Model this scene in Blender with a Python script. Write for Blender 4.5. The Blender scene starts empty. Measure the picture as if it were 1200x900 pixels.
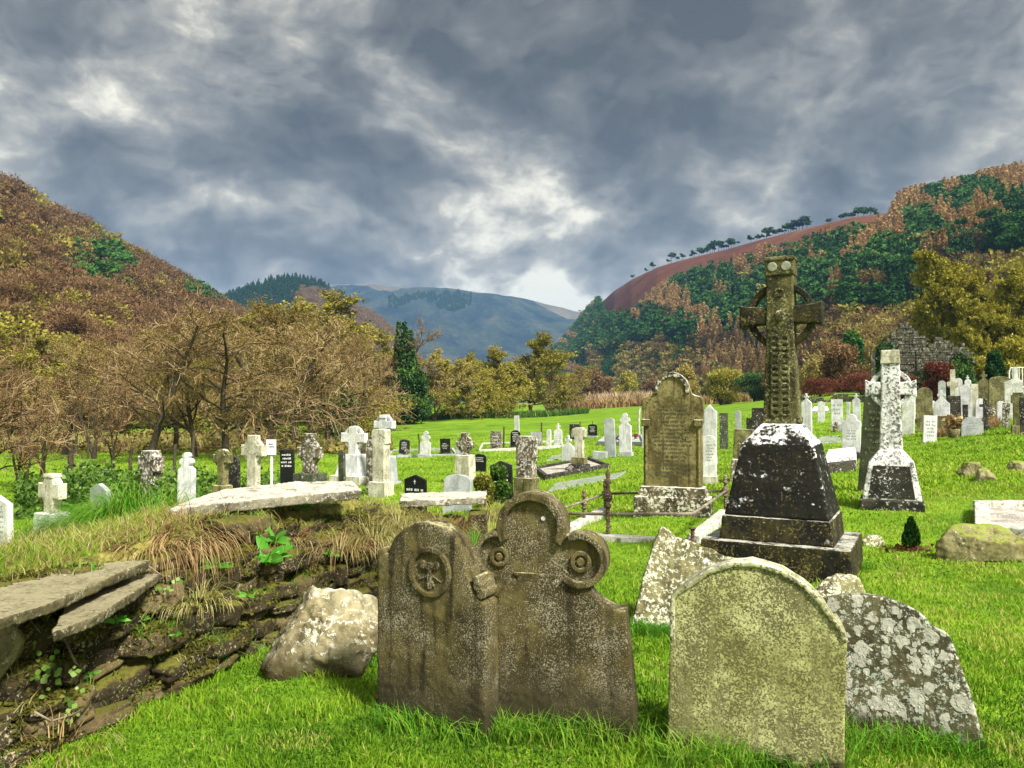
import bpy, math, random
import numpy as np
from mathutils import Vector, Matrix, noise as mnoise

R = math.radians
SC = bpy.context.scene
COL = SC.collection

# ---------------------------------------------------------------- camera, sky, sun, exposure
F = 900.0                       # focal length in photo pixels (1200 wide)
EYE = 1.6
PITCH = math.atan(20.0 / F)
cam_d = bpy.data.cameras.new("camera")
cam_d.sensor_width = 36.0
cam_d.lens = 36.0 * F / 1200.0
cam_d.clip_start = 0.05
cam_d.clip_end = 20000
cam = bpy.data.objects.new("camera", cam_d)
COL.objects.link(cam)
cam.location = (0, 0, EYE)
cam.rotation_euler = (math.pi / 2 + PITCH, 0, 0)
SC.camera = cam

SC.view_settings.view_transform = 'Standard'
SC.view_settings.look = 'None'
SC.view_settings.gamma = 1
SC.view_settings.use_curve_mapping = False
EXPOSURE = 2.72
SC.view_settings.exposure = EXPOSURE

SUN_AZ = -140.0                   # degrees to the left of the view
SUN_EL = 47.0
sun_d = bpy.data.lights.new("sun", 'SUN')
sun_d.energy = 1.5
sun_d.angle = R(10)
sun_d.color = (1.0, 0.95, 0.86)
sun = bpy.data.objects.new("sun", sun_d)
COL.objects.link(sun)
sdir = Vector((-math.sin(R(SUN_AZ)) * math.cos(R(SUN_EL)), math.cos(R(SUN_AZ)) * math.cos(R(SUN_EL)), math.sin(R(SUN_EL))))
sun.rotation_euler = sdir.to_track_quat('Z', 'Y').to_euler()


def ray(px, row):
    a, b = (px - 600.0) / F, (450.0 - row) / F
    c, s = math.cos(PITCH), math.sin(PITCH)
    return Vector((a, c - b * s, b * c + s))


class NT:
    """small helper for wiring shader nodes"""
    def __init__(self, tree):
        self.t = tree
        tree.nodes.clear()

    def n(self, typ, **kw):
        nd = self.t.nodes.new(typ)
        ins = kw.pop('ins', {})
        for k, v in kw.items():
            setattr(nd, k, v)
        for k, v in ins.items():
            self.put(nd.inputs[k], v)
        return nd

    def put(self, sock, v):
        if isinstance(v, bpy.types.NodeSocket):
            self.t.links.new(v, sock)
        elif isinstance(v, (tuple, list)) and sock.type == 'RGBA' and len(v) == 3:
            sock.default_value = (*v, 1)
        else:
            sock.default_value = v

    def math(self, op, a, b=0.0, c=0.0, clamp=False):
        nd = self.n('ShaderNodeMath', operation=op, use_clamp=clamp)
        self.put(nd.inputs[0], a); self.put(nd.inputs[1], b); self.put(nd.inputs[2], c)
        return nd.outputs[0]

    def vmath(self, op, a, b=(0, 0, 0), out=0):
        nd = self.n('ShaderNodeVectorMath', operation=op)
        self.put(nd.inputs[0], a); self.put(nd.inputs[1], b)
        return nd.outputs[out]

    def mix(self, f, a, b):
        nd = self.n('ShaderNodeMix', data_type='RGBA')
        self.put(nd.inputs[0], f); self.put(nd.inputs[6], a); self.put(nd.inputs[7], b)
        return nd.outputs[2]

    def noise(self, vec, scale, detail=4.0, rough=0.55, dist=0.0, out='Fac'):
        nd = self.n('ShaderNodeTexNoise')
        if vec is not None:
            self.put(nd.inputs['Vector'], vec)
        self.put(nd.inputs['Scale'], scale); nd.inputs['Detail'].default_value = detail
        nd.inputs['Roughness'].default_value = rough; nd.inputs['Distortion'].default_value = dist
        return nd.outputs[out]

    def step(self, v, lo, hi):
        nd = self.n('ShaderNodeMapRange', interpolation_type='SMOOTHSTEP')
        self.put(nd.inputs[0], v); self.put(nd.inputs[1], lo); self.put(nd.inputs[2], hi)
        return nd.outputs[0]

    def ramp(self, v, stops):
        nd = self.n('ShaderNodeValToRGB')
        cr = nd.color_ramp
        while len(cr.elements) < len(stops):
            cr.elements.new(0.5)
        for e, (p, c) in zip(cr.elements, stops):
            e.position = p; e.color = (*c, 1)
        self.put(nd.inputs[0], v)
        return nd.outputs[0]


def make_world():
    w = bpy.data.worlds.new("World")
    SC.world = w
    w.use_nodes = True
    t = NT(w.node_tree)
    d = t.n('ShaderNodeTexCoord').outputs['Generated']
    sep = t.n('ShaderNodeSeparateXYZ', ins={0: d})
    x, y, z = sep.outputs
    zz = t.math('ADD', t.math('MAXIMUM', z, 0.0), 0.30)
    flatp = t.n('ShaderNodeCombineXYZ', ins={0: t.math('DIVIDE', x, zz), 1: t.math('DIVIDE', y, zz), 2: 3.7}).outputs[0]
    p = t.vmath('ADD', t.vmath('MULTIPLY', flatp, (.30, .30, 1)), t.vmath('MULTIPLY', d, (2.1, 2.1, 3.6)))
    # cloud deck: big masses, then billows, then wisps
    warp = t.noise(p, 1.6, 4, 0.55, 0, 'Color')
    pw = t.vmath('ADD', p, t.vmath('MULTIPLY', t.vmath('SUBTRACT', warp, (.5, .5, .5)), (.38, .38, .38)))
    big = t.noise(pw, 1.0, 3, 0.5)
    mid = t.noise(pw, 2.6, 10, 0.58, 0.0)
    fine = t.noise(pw, 9., 8, 0.65, 0.1)
    v = t.math('ADD', t.math('MULTIPLY', big, 0.56), t.math('MULTIPLY', mid, 0.52))
    v = t.math('ADD', v, t.math('MULTIPLY', fine, 0.12))
    v = t.math('ADD', t.math('MULTIPLY', t.math('SUBTRACT', v, 0.6), 1.9), 0.618)
    # v about 0.6 on average; thinner cloud in a few parts of the sky
    for (px, row, k, amp) in ((245, 235, 90, .09), (470, 85, 160, .05), (800, 190, 90, .08), (565, 280, 90, .16), (560, 282, 700, .14),
                              (150, 20, 140, .06), (640, 140, 90, .03), (420, 270, 120, .03), (1170, 40, 80, .08),
                              (60, 130, 26, -.07), (650, 55, 60, -.05), (1010, 110, 26, -.07), (300, 270, 220, -.05),
                              (650, 250, 200, -.05), (330, 130, 60, -.03)):
        r = ray(px, row).normalized()
        dt = t.vmath('DOT_PRODUCT', d, tuple(r), out=1)
        g = t.math('POWER', 2.718, t.math('MULTIPLY', t.math('SUBTRACT', dt, 1.0), float(k)))
        v = t.math('ADD', v, t.math('MULTIPLY', g, amp))
    v = t.math('SUBTRACT', v, t.math('MULTIPLY', t.step(z, 0.24, 0.46), 0.05))
    # towards the horizon the deck is seen through paler air
    hz = t.step(z, 0.36, 0.02)
    v = t.math('ADD', v, t.math('MULTIPLY', hz, 0.125))
    k = 2.0 ** -EXPOSURE * 10.0
    S = lambda r_, g_, b_: (r_ * k * 1.06, g_ * k * 1.01, b_ * k * .88)
    col = t.ramp(v, [(0.40, (0, 0, 0)), (0.55, (0, 0, 0)), (0.64, (0, 0, 0)), (0.71, (0, 0, 0)), (0.82, (0, 0, 0))])
    cr = col.node.color_ramp
    for e, c in zip(cr.elements, (S(.098, .102, .112), S(.190, .198, .212), S(.315, .324, .338), S(.47, .47, .46), S(1.0, 1.0, .94))):
        e.color = (*c, 1)
    sky = t.n('ShaderNodeTexSky', sky_type='NISHITA', sun_disc=False)
    sky.sun_elevation = R(SUN_EL)
    sky.sun_rotation = R(-SUN_AZ)
    sky.altitude = 150
    both = t.mix(0.994, sky.outputs[0], col)
    # gain added to the unseen sky behind the viewer and overhead, as fill light
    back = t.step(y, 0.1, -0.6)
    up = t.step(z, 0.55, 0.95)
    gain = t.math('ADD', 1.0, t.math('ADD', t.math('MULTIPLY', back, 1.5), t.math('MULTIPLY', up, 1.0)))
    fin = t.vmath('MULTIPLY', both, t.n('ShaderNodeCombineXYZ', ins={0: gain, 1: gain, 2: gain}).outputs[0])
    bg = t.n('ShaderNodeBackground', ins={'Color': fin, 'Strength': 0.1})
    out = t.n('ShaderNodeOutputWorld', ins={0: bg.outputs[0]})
    w.cycles.sampling_method = 'MANUAL'
    w.cycles.sample_map_resolution = 512


make_world()
rng = np.random.default_rng(11)
random.seed(5)


# ---------------------------------------------------------------- helpers
def tag(o, label=None, cat=None, group=None, kind=None):
    if label: o['label'] = label
    if cat: o['category'] = cat
    if group: o['group'] = group
    if kind: o['kind'] = kind
    return o


def empty(name, loc, rz=0.0, label=None, cat=None, group=None):
    o = bpy.data.objects.new(name, None)
    COL.objects.link(o)
    o.location = loc
    o.rotation_euler = (0, 0, rz)
    o.empty_display_size = 0.1
    return tag(o, label, cat, group)


def link(name, me, mat=None, parent=None, loc=None):
    o = bpy.data.objects.new(name, me)
    COL.objects.link(o)
    if mat is not None:
        for m in (mat if isinstance(mat, (list, tuple)) else [mat]):
            me.materials.append(m)
    if parent is not None: o.parent = parent
    if loc is not None: o.location = loc
    return o


def np_mesh(name, V, T, tint=None, matidx=None, smooth=False):
    """mesh from arrays: V (n,3), T (m,3) or (m,4)"""
    me = bpy.data.meshes.new(name)
    V = np.asarray(V, np.float32); T = np.asarray(T, np.int32)
    k = T.shape[1]
    me.vertices.add(len(V)); me.vertices.foreach_set('co', V.ravel())
    me.loops.add(T.size); me.loops.foreach_set('vertex_index', T.ravel())
    me.polygons.add(len(T))
    me.polygons.foreach_set('loop_start', np.arange(0, T.size, k, dtype=np.int32))
    if matidx is not None: me.polygons.foreach_set('material_index', np.asarray(matidx, np.int32))
    me.polygons.foreach_set('use_smooth', np.full(len(T), smooth))
    me.update(calc_edges=True)
    if tint is not None:
        a = me.attributes.new('tint', 'FLOAT', 'POINT')
        a.data.foreach_set('value', np.asarray(tint, np.float32))
    return me


class MB:
    """collects closed shapes, builds one mesh"""
    def __init__(self):
        self.v, self.f = [], []

    def add(self, vs, fs):
        o = len(self.v)
        self.v += [tuple(p) for p in vs]
        self.f += [tuple(i + o for i in q) for q in fs]

    def box(self, c, s, taper=(1, 1), rot=None, shift=(0, 0)):
        """box standing on c (centre of its bottom), size s, top scaled by taper"""
        x, y, z = s[0] / 2, s[1] / 2, s[2]
        b = [(-x, -y, 0), (x, -y, 0), (x, y, 0), (-x, y, 0)]
        t = [(px * taper[0] + shift[0], py * taper[1] + shift[1], z) for px, py, _ in b]
        vs = [Vector(p) for p in b + t]
        if rot is not None:
            m = rot if isinstance(rot, Matrix) else Matrix.Rotation(rot, 3, 'Z')
            vs = [m @ p for p in vs]
        self.add([(p[0] + c[0], p[1] + c[1], p[2] + c[2]) for p in vs],
                 [(3, 2, 1, 0), (4, 5, 6, 7), (0, 1, 5, 4), (1, 2, 6, 5), (2, 3, 7, 6), (3, 0, 4, 7)])
        return self

    def prism(self, out, y0, y1):
        """outline (x, z), counter-clockwise seen from the front (-y), between depths y0 < y1"""
        n = len(out)
        vs = [(x, y0, z) for x, z in out] + [(x, y1, z) for x, z in out]
        fs = [tuple(range(n)), tuple(range(2 * n - 1, n - 1, -1))]
        fs += [(i, i + n, (i + 1) % n + n, (i + 1) % n) for i in range(n)]
        self.add(vs, fs)
        return self

    def flat(self, out, z0, z1):
        """outline (x, y) counter-clockwise from above, between heights"""
        n = len(out)
        vs = [(x, y, z1) for x, y in out] + [(x, y, z0) for x, y in out]
        fs = [tuple(range(n)), tuple(range(2 * n - 1, n - 1, -1))]
        fs += [(i, i + n, (i + 1) % n + n, (i + 1) % n) for i in range(n)]
        self.add(vs, fs)
        return self

    def ring(self, cx, cz, R1, R0, y0, y1, a0=0.0, a1=360.0, n=28):
        full = abs(a1 - a0) >= 359.9
        A = [R(a0 + (a1 - a0) * i / n) for i in range(n if full else n + 1)]
        vs = []
        for a in A:
            c, s = math.cos(a), math.sin(a)
            vs += [(cx + R1 * c, y0, cz + R1 * s), (cx + R1 * c, y1, cz + R1 * s), (cx + R0 * c, y1, cz + R0 * s), (cx + R0 * c, y0, cz + R0 * s)]
        m = len(A); fs = []
        for i in range(m if full else m - 1):
            a, b = 4 * i, 4 * ((i + 1) % m)
            for k in range(4):
                fs.append((a + k, a + (k + 1) % 4, b + (k + 1) % 4, b + k))
        if not full:
            fs += [(3, 2, 1, 0), (4 * m - 4, 4 * m - 3, 4 * m - 2, 4 * m - 1)]
        self.add(vs, fs)
        return self

    def disc(self, cx, cz, r, y0, y1, n=28, r1=None):
        r1 = r if r1 is None else r1
        vs = [(cx + r1 * math.cos(6.2832 * i / n), y0, cz + r1 * math.sin(6.2832 * i / n)) for i in range(n)]
        vs += [(cx + r * math.cos(6.2832 * i / n), y1, cz + r * math.sin(6.2832 * i / n)) for i in range(n)]
        fs = [tuple(range(n)), tuple(range(2 * n - 1, n - 1, -1))] + [(i, i + n, (i + 1) % n + n, (i + 1) % n) for i in range(n)]
        self.add(vs, fs)
        return self

    def tube(self, pts, rad, n=8, caps=True):
        pts = [Vector(p) for p in pts]
        rad = rad if isinstance(rad, (list, tuple)) else [rad] * len(pts)
        vs, fs = [], []
        ref = Vector((0.3, 0.9, 0.1))
        for i, p in enumerate(pts):
            d = (pts[min(i + 1, len(pts) - 1)] - pts[max(i - 1, 0)]).normalized()
            a = d.cross(ref)
            if a.length < 1e-3: a = d.cross(Vector((1, 0, 0)))
            a.normalize(); b = d.cross(a)
            for k in range(n):
                t = 6.2832 * k / n
                vs.append(p + (a * math.cos(t) + b * math.sin(t)) * rad[i])
        for i in range(len(pts) - 1):
            for k in range(n):
                fs.append((i * n + k, i * n + (k + 1) % n, (i + 1) * n + (k + 1) % n, (i + 1) * n + k))
        if caps:
            fs += [tuple(range(n - 1, -1, -1)), tuple(range((len(pts) - 1) * n, len(pts) * n))]
        self.add(vs, fs)
        return self

    def lathe(self, prof, c=(0, 0, 0), n=14):
        return self.tube([(c[0], c[1], c[2] + z) for _, z in prof], [max(r, 1e-4) for r, _ in prof], n)

    def mesh(self, name, smooth=False):
        me = bpy.data.meshes.new(name)
        me.from_pydata(self.v, [], self.f)
        me.update()
        if smooth:
            me.polygons.foreach_set('use_smooth', np.full(len(me.polygons), True))
        return me

    def build(self, name, mat, parent=None, bevel=0.0, smooth=False, worn=None, loc=None):
        o = link(name, self.mesh(name, smooth or bool(worn)), mat, parent, loc)
        if worn:                                   # weathered stone: rounded arrises, uneven faces
            vox, amp = worn
            m = o.modifiers.new('round', 'REMESH'); m.mode = 'VOXEL'; m.voxel_size = vox; m.use_smooth_shade = True
            m = o.modifiers.new('soften', 'SMOOTH'); m.factor = 0.5; m.iterations = 2
            for tex, s in ((TEX_BIG, amp), (TEX_FINE, amp * 0.55)):
                m = o.modifiers.new('wear', 'DISPLACE'); m.texture = tex; m.strength = s; m.mid_level = 0.5
                m.texture_coords = 'LOCAL'
        elif bevel:
            m = o.modifiers.new('bevel', 'BEVEL'); m.width = bevel; m.segments = 2; m.limit_method = 'ANGLE'; m.angle_limit = R(40)
        return o


TEX_BIG = bpy.data.textures.new('wear_broad', 'CLOUDS'); TEX_BIG.noise_scale = 0.11; TEX_BIG.noise_depth = 2
TEX_FINE = bpy.data.textures.new('wear_fine', 'CLOUDS'); TEX_FINE.noise_scale = 0.025; TEX_FINE.noise_depth = 2


def vnoise(x, y, seed=0):
    """value noise on arrays, 0..1"""
    x = np.asarray(x, float); y = np.asarray(y, float)
    xi, yi = np.floor(x).astype(np.int64), np.floor(y).astype(np.int64)
    fx, fy = x - xi, y - yi
    fx, fy = fx * fx * (3 - 2 * fx), fy * fy * (3 - 2 * fy)

    def h(a, b):
        q = (a * 374761393 + b * 668265263 + seed * 1442695041) & 0xffffffff
        q = ((q ^ (q >> 13)) * 1274126177) & 0xffffffff
        return ((q ^ (q >> 16)) & 0xffff) / 65535.0
    return (h(xi, yi) * (1 - fx) + h(xi + 1, yi) * fx) * (1 - fy) + (h(xi, yi + 1) * (1 - fx) + h(xi + 1, yi + 1) * fx) * fy


def fbm(x, y, seed=0, oct=4):
    s, a, t = 0, 0.5, 0
    for i in range(oct):
        s = s + a * vnoise(x * 2 ** i, y * 2 ** i, seed + i); t += a; a *= 0.5
    return s / t


def sstep(a, b, x):
    t = np.clip((np.asarray(x, float) - a) / (b - a), 0, 1)
    return t * t * (3 - 2 * t)


# ---------------------------------------------------------------- the lie of the land
TY = np.array([3, 5, 8, 11, 14, 20, 28, 40, 55, 75, 110, 160, 400, 4000.])
TU = (np.array([-300, 0, 200, 400, 600, 800, 1000, 1200, 1500]) - 600) / F
TZ = np.array([
    [0, 0, 0, 0, 0, 0, 0, 0, 0],
    [-.2, -.2, -.1, 0, 0, 0, 0, 0, 0],
    [-.6, -.6, -.5, -.3, 0, 0, 0, 0, 0],
    [-.85, -.85, -.8, -.6, -.25, 0, 0, .1, .2],
    [-.95, -.95, -1.0, -.9, -.5, -.15, .05, .3, .5],
    [-1.1, -1.1, -1.1, -1.2, -.85, -.4, 0, .4, .8],
    [-1.2, -1.2, -1.2, -1.3, -1.0, -.7, -.15, .75, 1.2],
    [-1.3, -1.3, -1.3, -1.35, -1.1, -.6, .1, 1.1, 1.8],
    [-1.3, -1.3, -1.3, -1.4, -1.1, -.3, 1.0, 1.6, 2.5],
    [-1.3, -1.3, -1.3, -1.45, -1.0, .3, 2.3, 2.6, 4],
    [-1.3, -1.3, -1.3, -1.4, -.9, .7, 3, 5, 7],
    [-1.0, -1.0, -1.0, -1.2, -.5, .8, 3, 5, 7],
    [0, 0, 0, 0, 0, 1, 3, 5, 7],
    [0, 0, 0, 0, 0, 0, 0, 0, 0]], float)
WALL = np.array([(-3.05, 1.4), (-2.32, 3.2), (-1.62, 5.2), (-1.02, 6.8), (-0.3, 8.2)])
WTOP = np.array([.62, .66, .80, .70, .30])


def wall_sd(x, y):
    """signed distance behind the foot of the dry stone bank, and its top height there"""
    x = np.asarray(x, float); y = np.asarray(y, float)
    best = np.full(x.shape, 1e9); sg = np.ones(x.shape); top = np.zeros(x.shape); end = np.zeros(x.shape)
    for i in range(len(WALL) - 1):
        a, b = WALL[i], WALL[i + 1]
        d = b - a; L = math.hypot(*d)
        tr = ((x - a[0]) * d[0] + (y - a[1]) * d[1]) / L ** 2
        t = np.clip(tr, 0, 1)
        dx, dy = x - a[0] - t * d[0], y - a[1] - t * d[1]
        q = np.hypot(dx, dy)
        side = d[0] * (y - a[1]) - d[1] * (x - a[0])
        m = q < best
        best = np.where(m, q, best); sg = np.where(m, np.sign(side), sg)
        top = np.where(m, WTOP[i] + (WTOP[i + 1] - WTOP[i]) * t, top)
        if i == len(WALL) - 2:
            end = np.maximum(0, (tr - 1) * L)
    return best * sg, top * (1 - sstep(0, 1.6, end))


def g(x, y, bank=True, bumps=True):
    x = np.asarray(x, float); y = np.asarray(y, float)
    yc = np.clip(y, 3, 3999)
    u = np.clip(x / yc, TU[0] + 1e-6, TU[-1] - 1e-6)
    j = np.clip(np.searchsorted(TY, yc, 'right') - 1, 0, len(TY) - 2)
    i = np.clip(np.searchsorted(TU, u, 'right') - 1, 0, len(TU) - 2)
    ty = (yc - TY[j]) / (TY[j + 1] - TY[j]); tu = (u - TU[i]) / (TU[i + 1] - TU[i])
    tu = tu * tu * (3 - 2 * tu)
    z = (TZ[j, i] * (1 - tu) + TZ[j, i + 1] * tu) * (1 - ty) + (TZ[j + 1, i] * (1 - tu) + TZ[j + 1, i + 1] * tu) * ty
    if bank:
        s, top = wall_sd(x, y)
        k = sstep(.04, .42, s) * (1 - sstep(.75, 3.8, s)) * (top > 0.001)
        z = z * (1 - k) + (top * np.minimum(1, top / .3)) * k + 0
    if bumps:
        far = sstep(60, 120, y)
        z = z + (fbm(x * .35, y * .35, 3, 3) - .5) * .16 * sstep(9, 22, y) * (1 - far) + (fbm(x * 1.7, y * 1.7, 8, 3) - .5) * .05
    return z


def gz(x, y, bank=True):
    return float(g(np.array([x]), np.array([y]), bank)[0])


def at(px, row, bank=False):
    """where the sight line through a photo pixel meets the ground"""
    d = ray(px, row)
    ys = 2.2 * 1.006 ** np.arange(0, 950)
    xs = ys * d.x / d.y
    zs = EYE + ys * d.z / d.y
    hit = np.nonzero(zs <= g(xs, ys, bank))[0]
    k = hit[0] if len(hit) else len(ys) - 1
    return Vector((xs[k], ys[k], float(g(xs[k:k + 1], ys[k:k + 1], True)[0])))


def on_depth(px, y, bank=True):
    x = (px - 600) / F * y
    return Vector((x, y, gz(x, y, bank)))


def row_z(row, y):
    """height seen at a photo row at depth y"""
    d = ray(600, row)
    return EYE + y * d.z / d.y


def row_of(y, z):
    a = math.atan2(z - EYE, y) - PITCH
    return 450 - F * math.tan(a)

# ---------------------------------------------------------------- materials
def new_mat(name):
    m = bpy.data.materials.new(name)
    m.use_nodes = True
    return m, NT(m.node_tree)


def finish(m, t, col, rough=0.9, bump=None, bstr=0.3, bdist=0.02, spec=0.3, trans=None):
    b = t.n('ShaderNodeBsdfPrincipled')
    t.put(b.inputs['Base Color'], col); t.put(b.inputs['Roughness'], rough)
    b.inputs['Specular IOR Level'].default_value = spec
    if bump is not None:
        bn = t.n('ShaderNodeBump', ins={'Strength': bstr, 'Distance': bdist, 'Height': bump})
        t.put(b.inputs['Normal'], bn.outputs[0])
    sh = b.outputs[0]
    if trans is not None:
        tr = t.n('ShaderNodeBsdfTranslucent', ins={'Color': col})
        mx = t.n('ShaderNodeMixShader', ins={0: trans, 1: sh, 2: tr.outputs[0]})
        sh = mx.outputs[0]
    t.n('ShaderNodeOutputMaterial', ins={0: sh})
    return m


def stone(name, c1, c2, spk=None, spk_amt=0.4, spk_s=70., disc=None, disc_amt=0.3, disc_s=14., top=None, top_amt=0.5,
          dark=(.02, .018, .01), dark_amt=0.3, foot=None, rough=0.92, bstr=0.5, spec=0.25, scale=1.0, each=False):
    m, t = new_mat(name)
    co = t.n('ShaderNodeTexCoord').outputs['Object']
    rnd = t.n('ShaderNodeObjectInfo').outputs['Random']
    off = t.math('MULTIPLY', rnd, 37.0)
    v = t.vmath('ADD', co, t.n('ShaderNodeCombineXYZ', ins={0: off, 1: off, 2: 0.0}).outputs[0])
    if scale != 1: v = t.vmath('MULTIPLY', v, (scale,) * 3)
    n1 = t.noise(v, 3.2, 5, 0.6, 0.4)
    n2 = t.noise(v, 24., 4, 0.6)
    col = t.mix(t.step(t.math('ADD', t.math('MULTIPLY', n1, .7), t.math('MULTIPLY', n2, .3)), .38, .62), c1, c2)
    if each:                                    # every stone of a wall has its own colour
        e_ = t.n('ShaderNodeAttribute', attribute_name='tint').outputs['Fac']
        col = t.mix(.75, col, t.ramp(t.math('ADD', e_, t.math('MULTIPLY', t.math('SUBTRACT', n2, .5), .35)), [(0, tuple(x * .55 for x in c1)), (.45, c1), (.8, c2), (1, (c2[0] * 1.5, c2[1] * 1.5, c2[2] * 1.8))]))
    # rain streaks and damp stains
    sv = t.vmath('MULTIPLY', v, (15., 15., 1.3))
    st = t.noise(sv, 1.0, 4, 0.6, 0.3)
    col = t.mix(t.math('MULTIPLY', t.step(st, .5, .68), dark_amt), col, dark)
    h = t.math('ADD', t.math('MULTIPLY', n2, .5), n1)
    if spk:                                     # crust of small lichen
        s1 = t.noise(v, spk_s, 3, 0.7)
        s2 = t.noise(v, 5., 3, 0.6)
        k = t.math('MULTIPLY', t.step(t.math('ADD', s1, t.math('MULTIPLY', t.math('SUBTRACT', s2, .5), .40)), .63 - spk_amt * .3, .75 - spk_amt * .3), .9)
        k = t.math('MULTIPLY', k, t.math('SUBTRACT', 1.0, t.math('MULTIPLY', t.step(st, .5, .66), dark_amt * .8)))
        col = t.mix(k, col, spk); h = t.math('ADD', h, t.math('MULTIPLY', k, .5))
    if disc:                                    # round rosettes
        wv = t.vmath('ADD', v, t.vmath('MULTIPLY', t.vmath('SUBTRACT', t.noise(v, 22., 3, .6, 0, 'Color'), (.5, .5, .5)), (.05, .05, .05)))
        for s, a in ((disc_s, 1.0), (disc_s * 2.3, .8)):
            vo = t.n('ShaderNodeTexVoronoi', ins={'Vector': wv, 'Scale': s})
            cs = t.n('ShaderNodeSeparateColor', ins={0: vo.outputs['Color']})
            rad = t.math('MULTIPLY', t.math('SUBTRACT', cs.outputs[0], 1.0 - disc_amt * a), .85)
            k = t.math('MULTIPLY', t.step(t.math('SUBTRACT', rad, vo.outputs['Distance']), -.06, .10), t.math('ADD', .72, t.math('MULTIPLY', n2, .35)), clamp=True)
            cc = t.mix(t.step(n2, .35, .65), disc, tuple(x * .8 for x in disc))
            col = t.mix(k, col, cc); h = t.math('ADD', h, t.math('MULTIPLY', k, .6))
    if top:                                     # pale crust on weathered upper surfaces, with their highlights painted in
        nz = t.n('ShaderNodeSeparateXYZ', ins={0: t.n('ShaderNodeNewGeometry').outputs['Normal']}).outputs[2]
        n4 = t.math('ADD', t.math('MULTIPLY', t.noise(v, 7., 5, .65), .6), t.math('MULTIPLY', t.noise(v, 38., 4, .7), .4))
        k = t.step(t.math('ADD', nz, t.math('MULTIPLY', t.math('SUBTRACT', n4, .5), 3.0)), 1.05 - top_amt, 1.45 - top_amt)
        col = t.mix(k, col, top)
    if foot:                                    # mud and algae splashed up the foot
        z = t.n('ShaderNodeSeparateXYZ', ins={0: co}).outputs[2]
        k = t.step(t.math('ADD', z, t.math('MULTIPLY', t.math('SUBTRACT', t.noise(v, 11., 4), .5), .3)), foot[1], 0.0)
        col = t.mix(k, col, foot[0])
    return finish(m, t, col, rough, h, bstr, 0.012, spec)


def plain(name, c1, c2=None, s=8.0, rough=0.85, spec=0.3, bstr=0.2, metallic=0.0, trans=None):
    m, t = new_mat(name)
    co = t.n('ShaderNodeTexCoord').outputs['Object']
    c2 = c2 or tuple(x * .6 for x in c1)
    n1 = t.noise(co, s, 5, .65)
    return finish(m, t, t.mix(t.step(n1, .35, .65), c1, c2), rough, n1, bstr, .01, spec, trans)


def leafy(name, cols, rough=0.75, trans=0.25, patch=None, rnd_amt=.35):
    """leaf / blade / needle material: 'tint' attribute walks along cols"""
    m, t = new_mat(name)
    a = t.n('ShaderNodeAttribute', attribute_name='tint').outputs['Fac']
    f = a
    if rnd_amt:
        r_ = t.n('ShaderNodeObjectInfo').outputs['Random']
        f = t.math('ADD', a, t.math('MULTIPLY', t.math('SUBTRACT', r_, .5), rnd_amt), clamp=True)
    n = len(cols)
    col = t.ramp(f, [(i / (n - 1), c) for i, c in enumerate(cols)])
    if patch:
        pos = t.n('ShaderNodeNewGeometry').outputs['Position']
        col = t.mix(t.math('MULTIPLY', t.step(t.noise(pos, patch[1], 4, .6), .45, .68), patch[2]), col, patch[0])
    return finish(m, t, col, rough, spec=0.2, trans=trans)


M = {}
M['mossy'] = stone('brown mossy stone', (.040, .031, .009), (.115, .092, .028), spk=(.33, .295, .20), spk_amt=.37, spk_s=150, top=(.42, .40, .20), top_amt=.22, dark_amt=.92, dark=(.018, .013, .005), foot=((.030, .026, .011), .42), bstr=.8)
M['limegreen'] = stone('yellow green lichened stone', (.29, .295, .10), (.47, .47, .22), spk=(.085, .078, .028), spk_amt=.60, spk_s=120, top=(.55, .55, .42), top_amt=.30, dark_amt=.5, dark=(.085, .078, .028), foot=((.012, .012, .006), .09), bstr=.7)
M['roundel'] = stone('grey green roundel', (.16, .17, .12), (.30, .31, .24), spk=(.5, .5, .42), spk_amt=.25, spk_s=60)
M['limerim'] = stone('pale crusted rim', (.26, .26, .11), (.46, .46, .30), spk=(.06, .055, .03), spk_amt=.48, spk_s=70, top=(.62, .62, .52), top_amt=.34, dark_amt=.2, bstr=.5)
M['rosette'] = stone('stone with grey rosettes', (.030, .028, .012), (.11, .10, .045), spk=(.34, .39, .30), spk_amt=.30, spk_s=60, disc=(.42, .42, .34), disc_amt=.90, disc_s=17, dark_amt=.5, foot=((.03, .028, .008), .16), bstr=.8)
M['brokenstone'] = stone('speckled broken stone', (.07, .06, .02), (.24, .22, .10), spk=(.66, .66, .50), spk_amt=.52, spk_s=34, disc=(.80, .80, .74), disc_amt=.33, disc_s=9, dark_amt=.55, bstr=.8)
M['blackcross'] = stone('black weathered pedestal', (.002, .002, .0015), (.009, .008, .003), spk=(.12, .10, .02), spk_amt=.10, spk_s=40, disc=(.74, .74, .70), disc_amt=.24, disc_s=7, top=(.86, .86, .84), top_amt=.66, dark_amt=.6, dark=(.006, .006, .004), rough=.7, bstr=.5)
M['blackstep'] = stone('black olive step stone', (.005, .0045, .003), (.040, .034, .009), spk=(.18, .15, .045), spk_amt=.28, spk_s=40, disc=(.70, .70, .64), disc_amt=.22, disc_s=6, top=(.40, .40, .34), top_amt=.32, dark_amt=.6, dark=(.008, .008, .005), rough=.75, bstr=.6)
M['oliveshaft'] = stone('olive carved shaft', (.022, .021, .009), (.105, .098, .034), spk=(.30, .28, .13), spk_amt=.34, spk_s=45, disc=(.74, .74, .68), disc_amt=.22, disc_s=6.5, top=(.6, .6, .5), top_amt=.25, dark_amt=.6, bstr=1.0)
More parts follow.
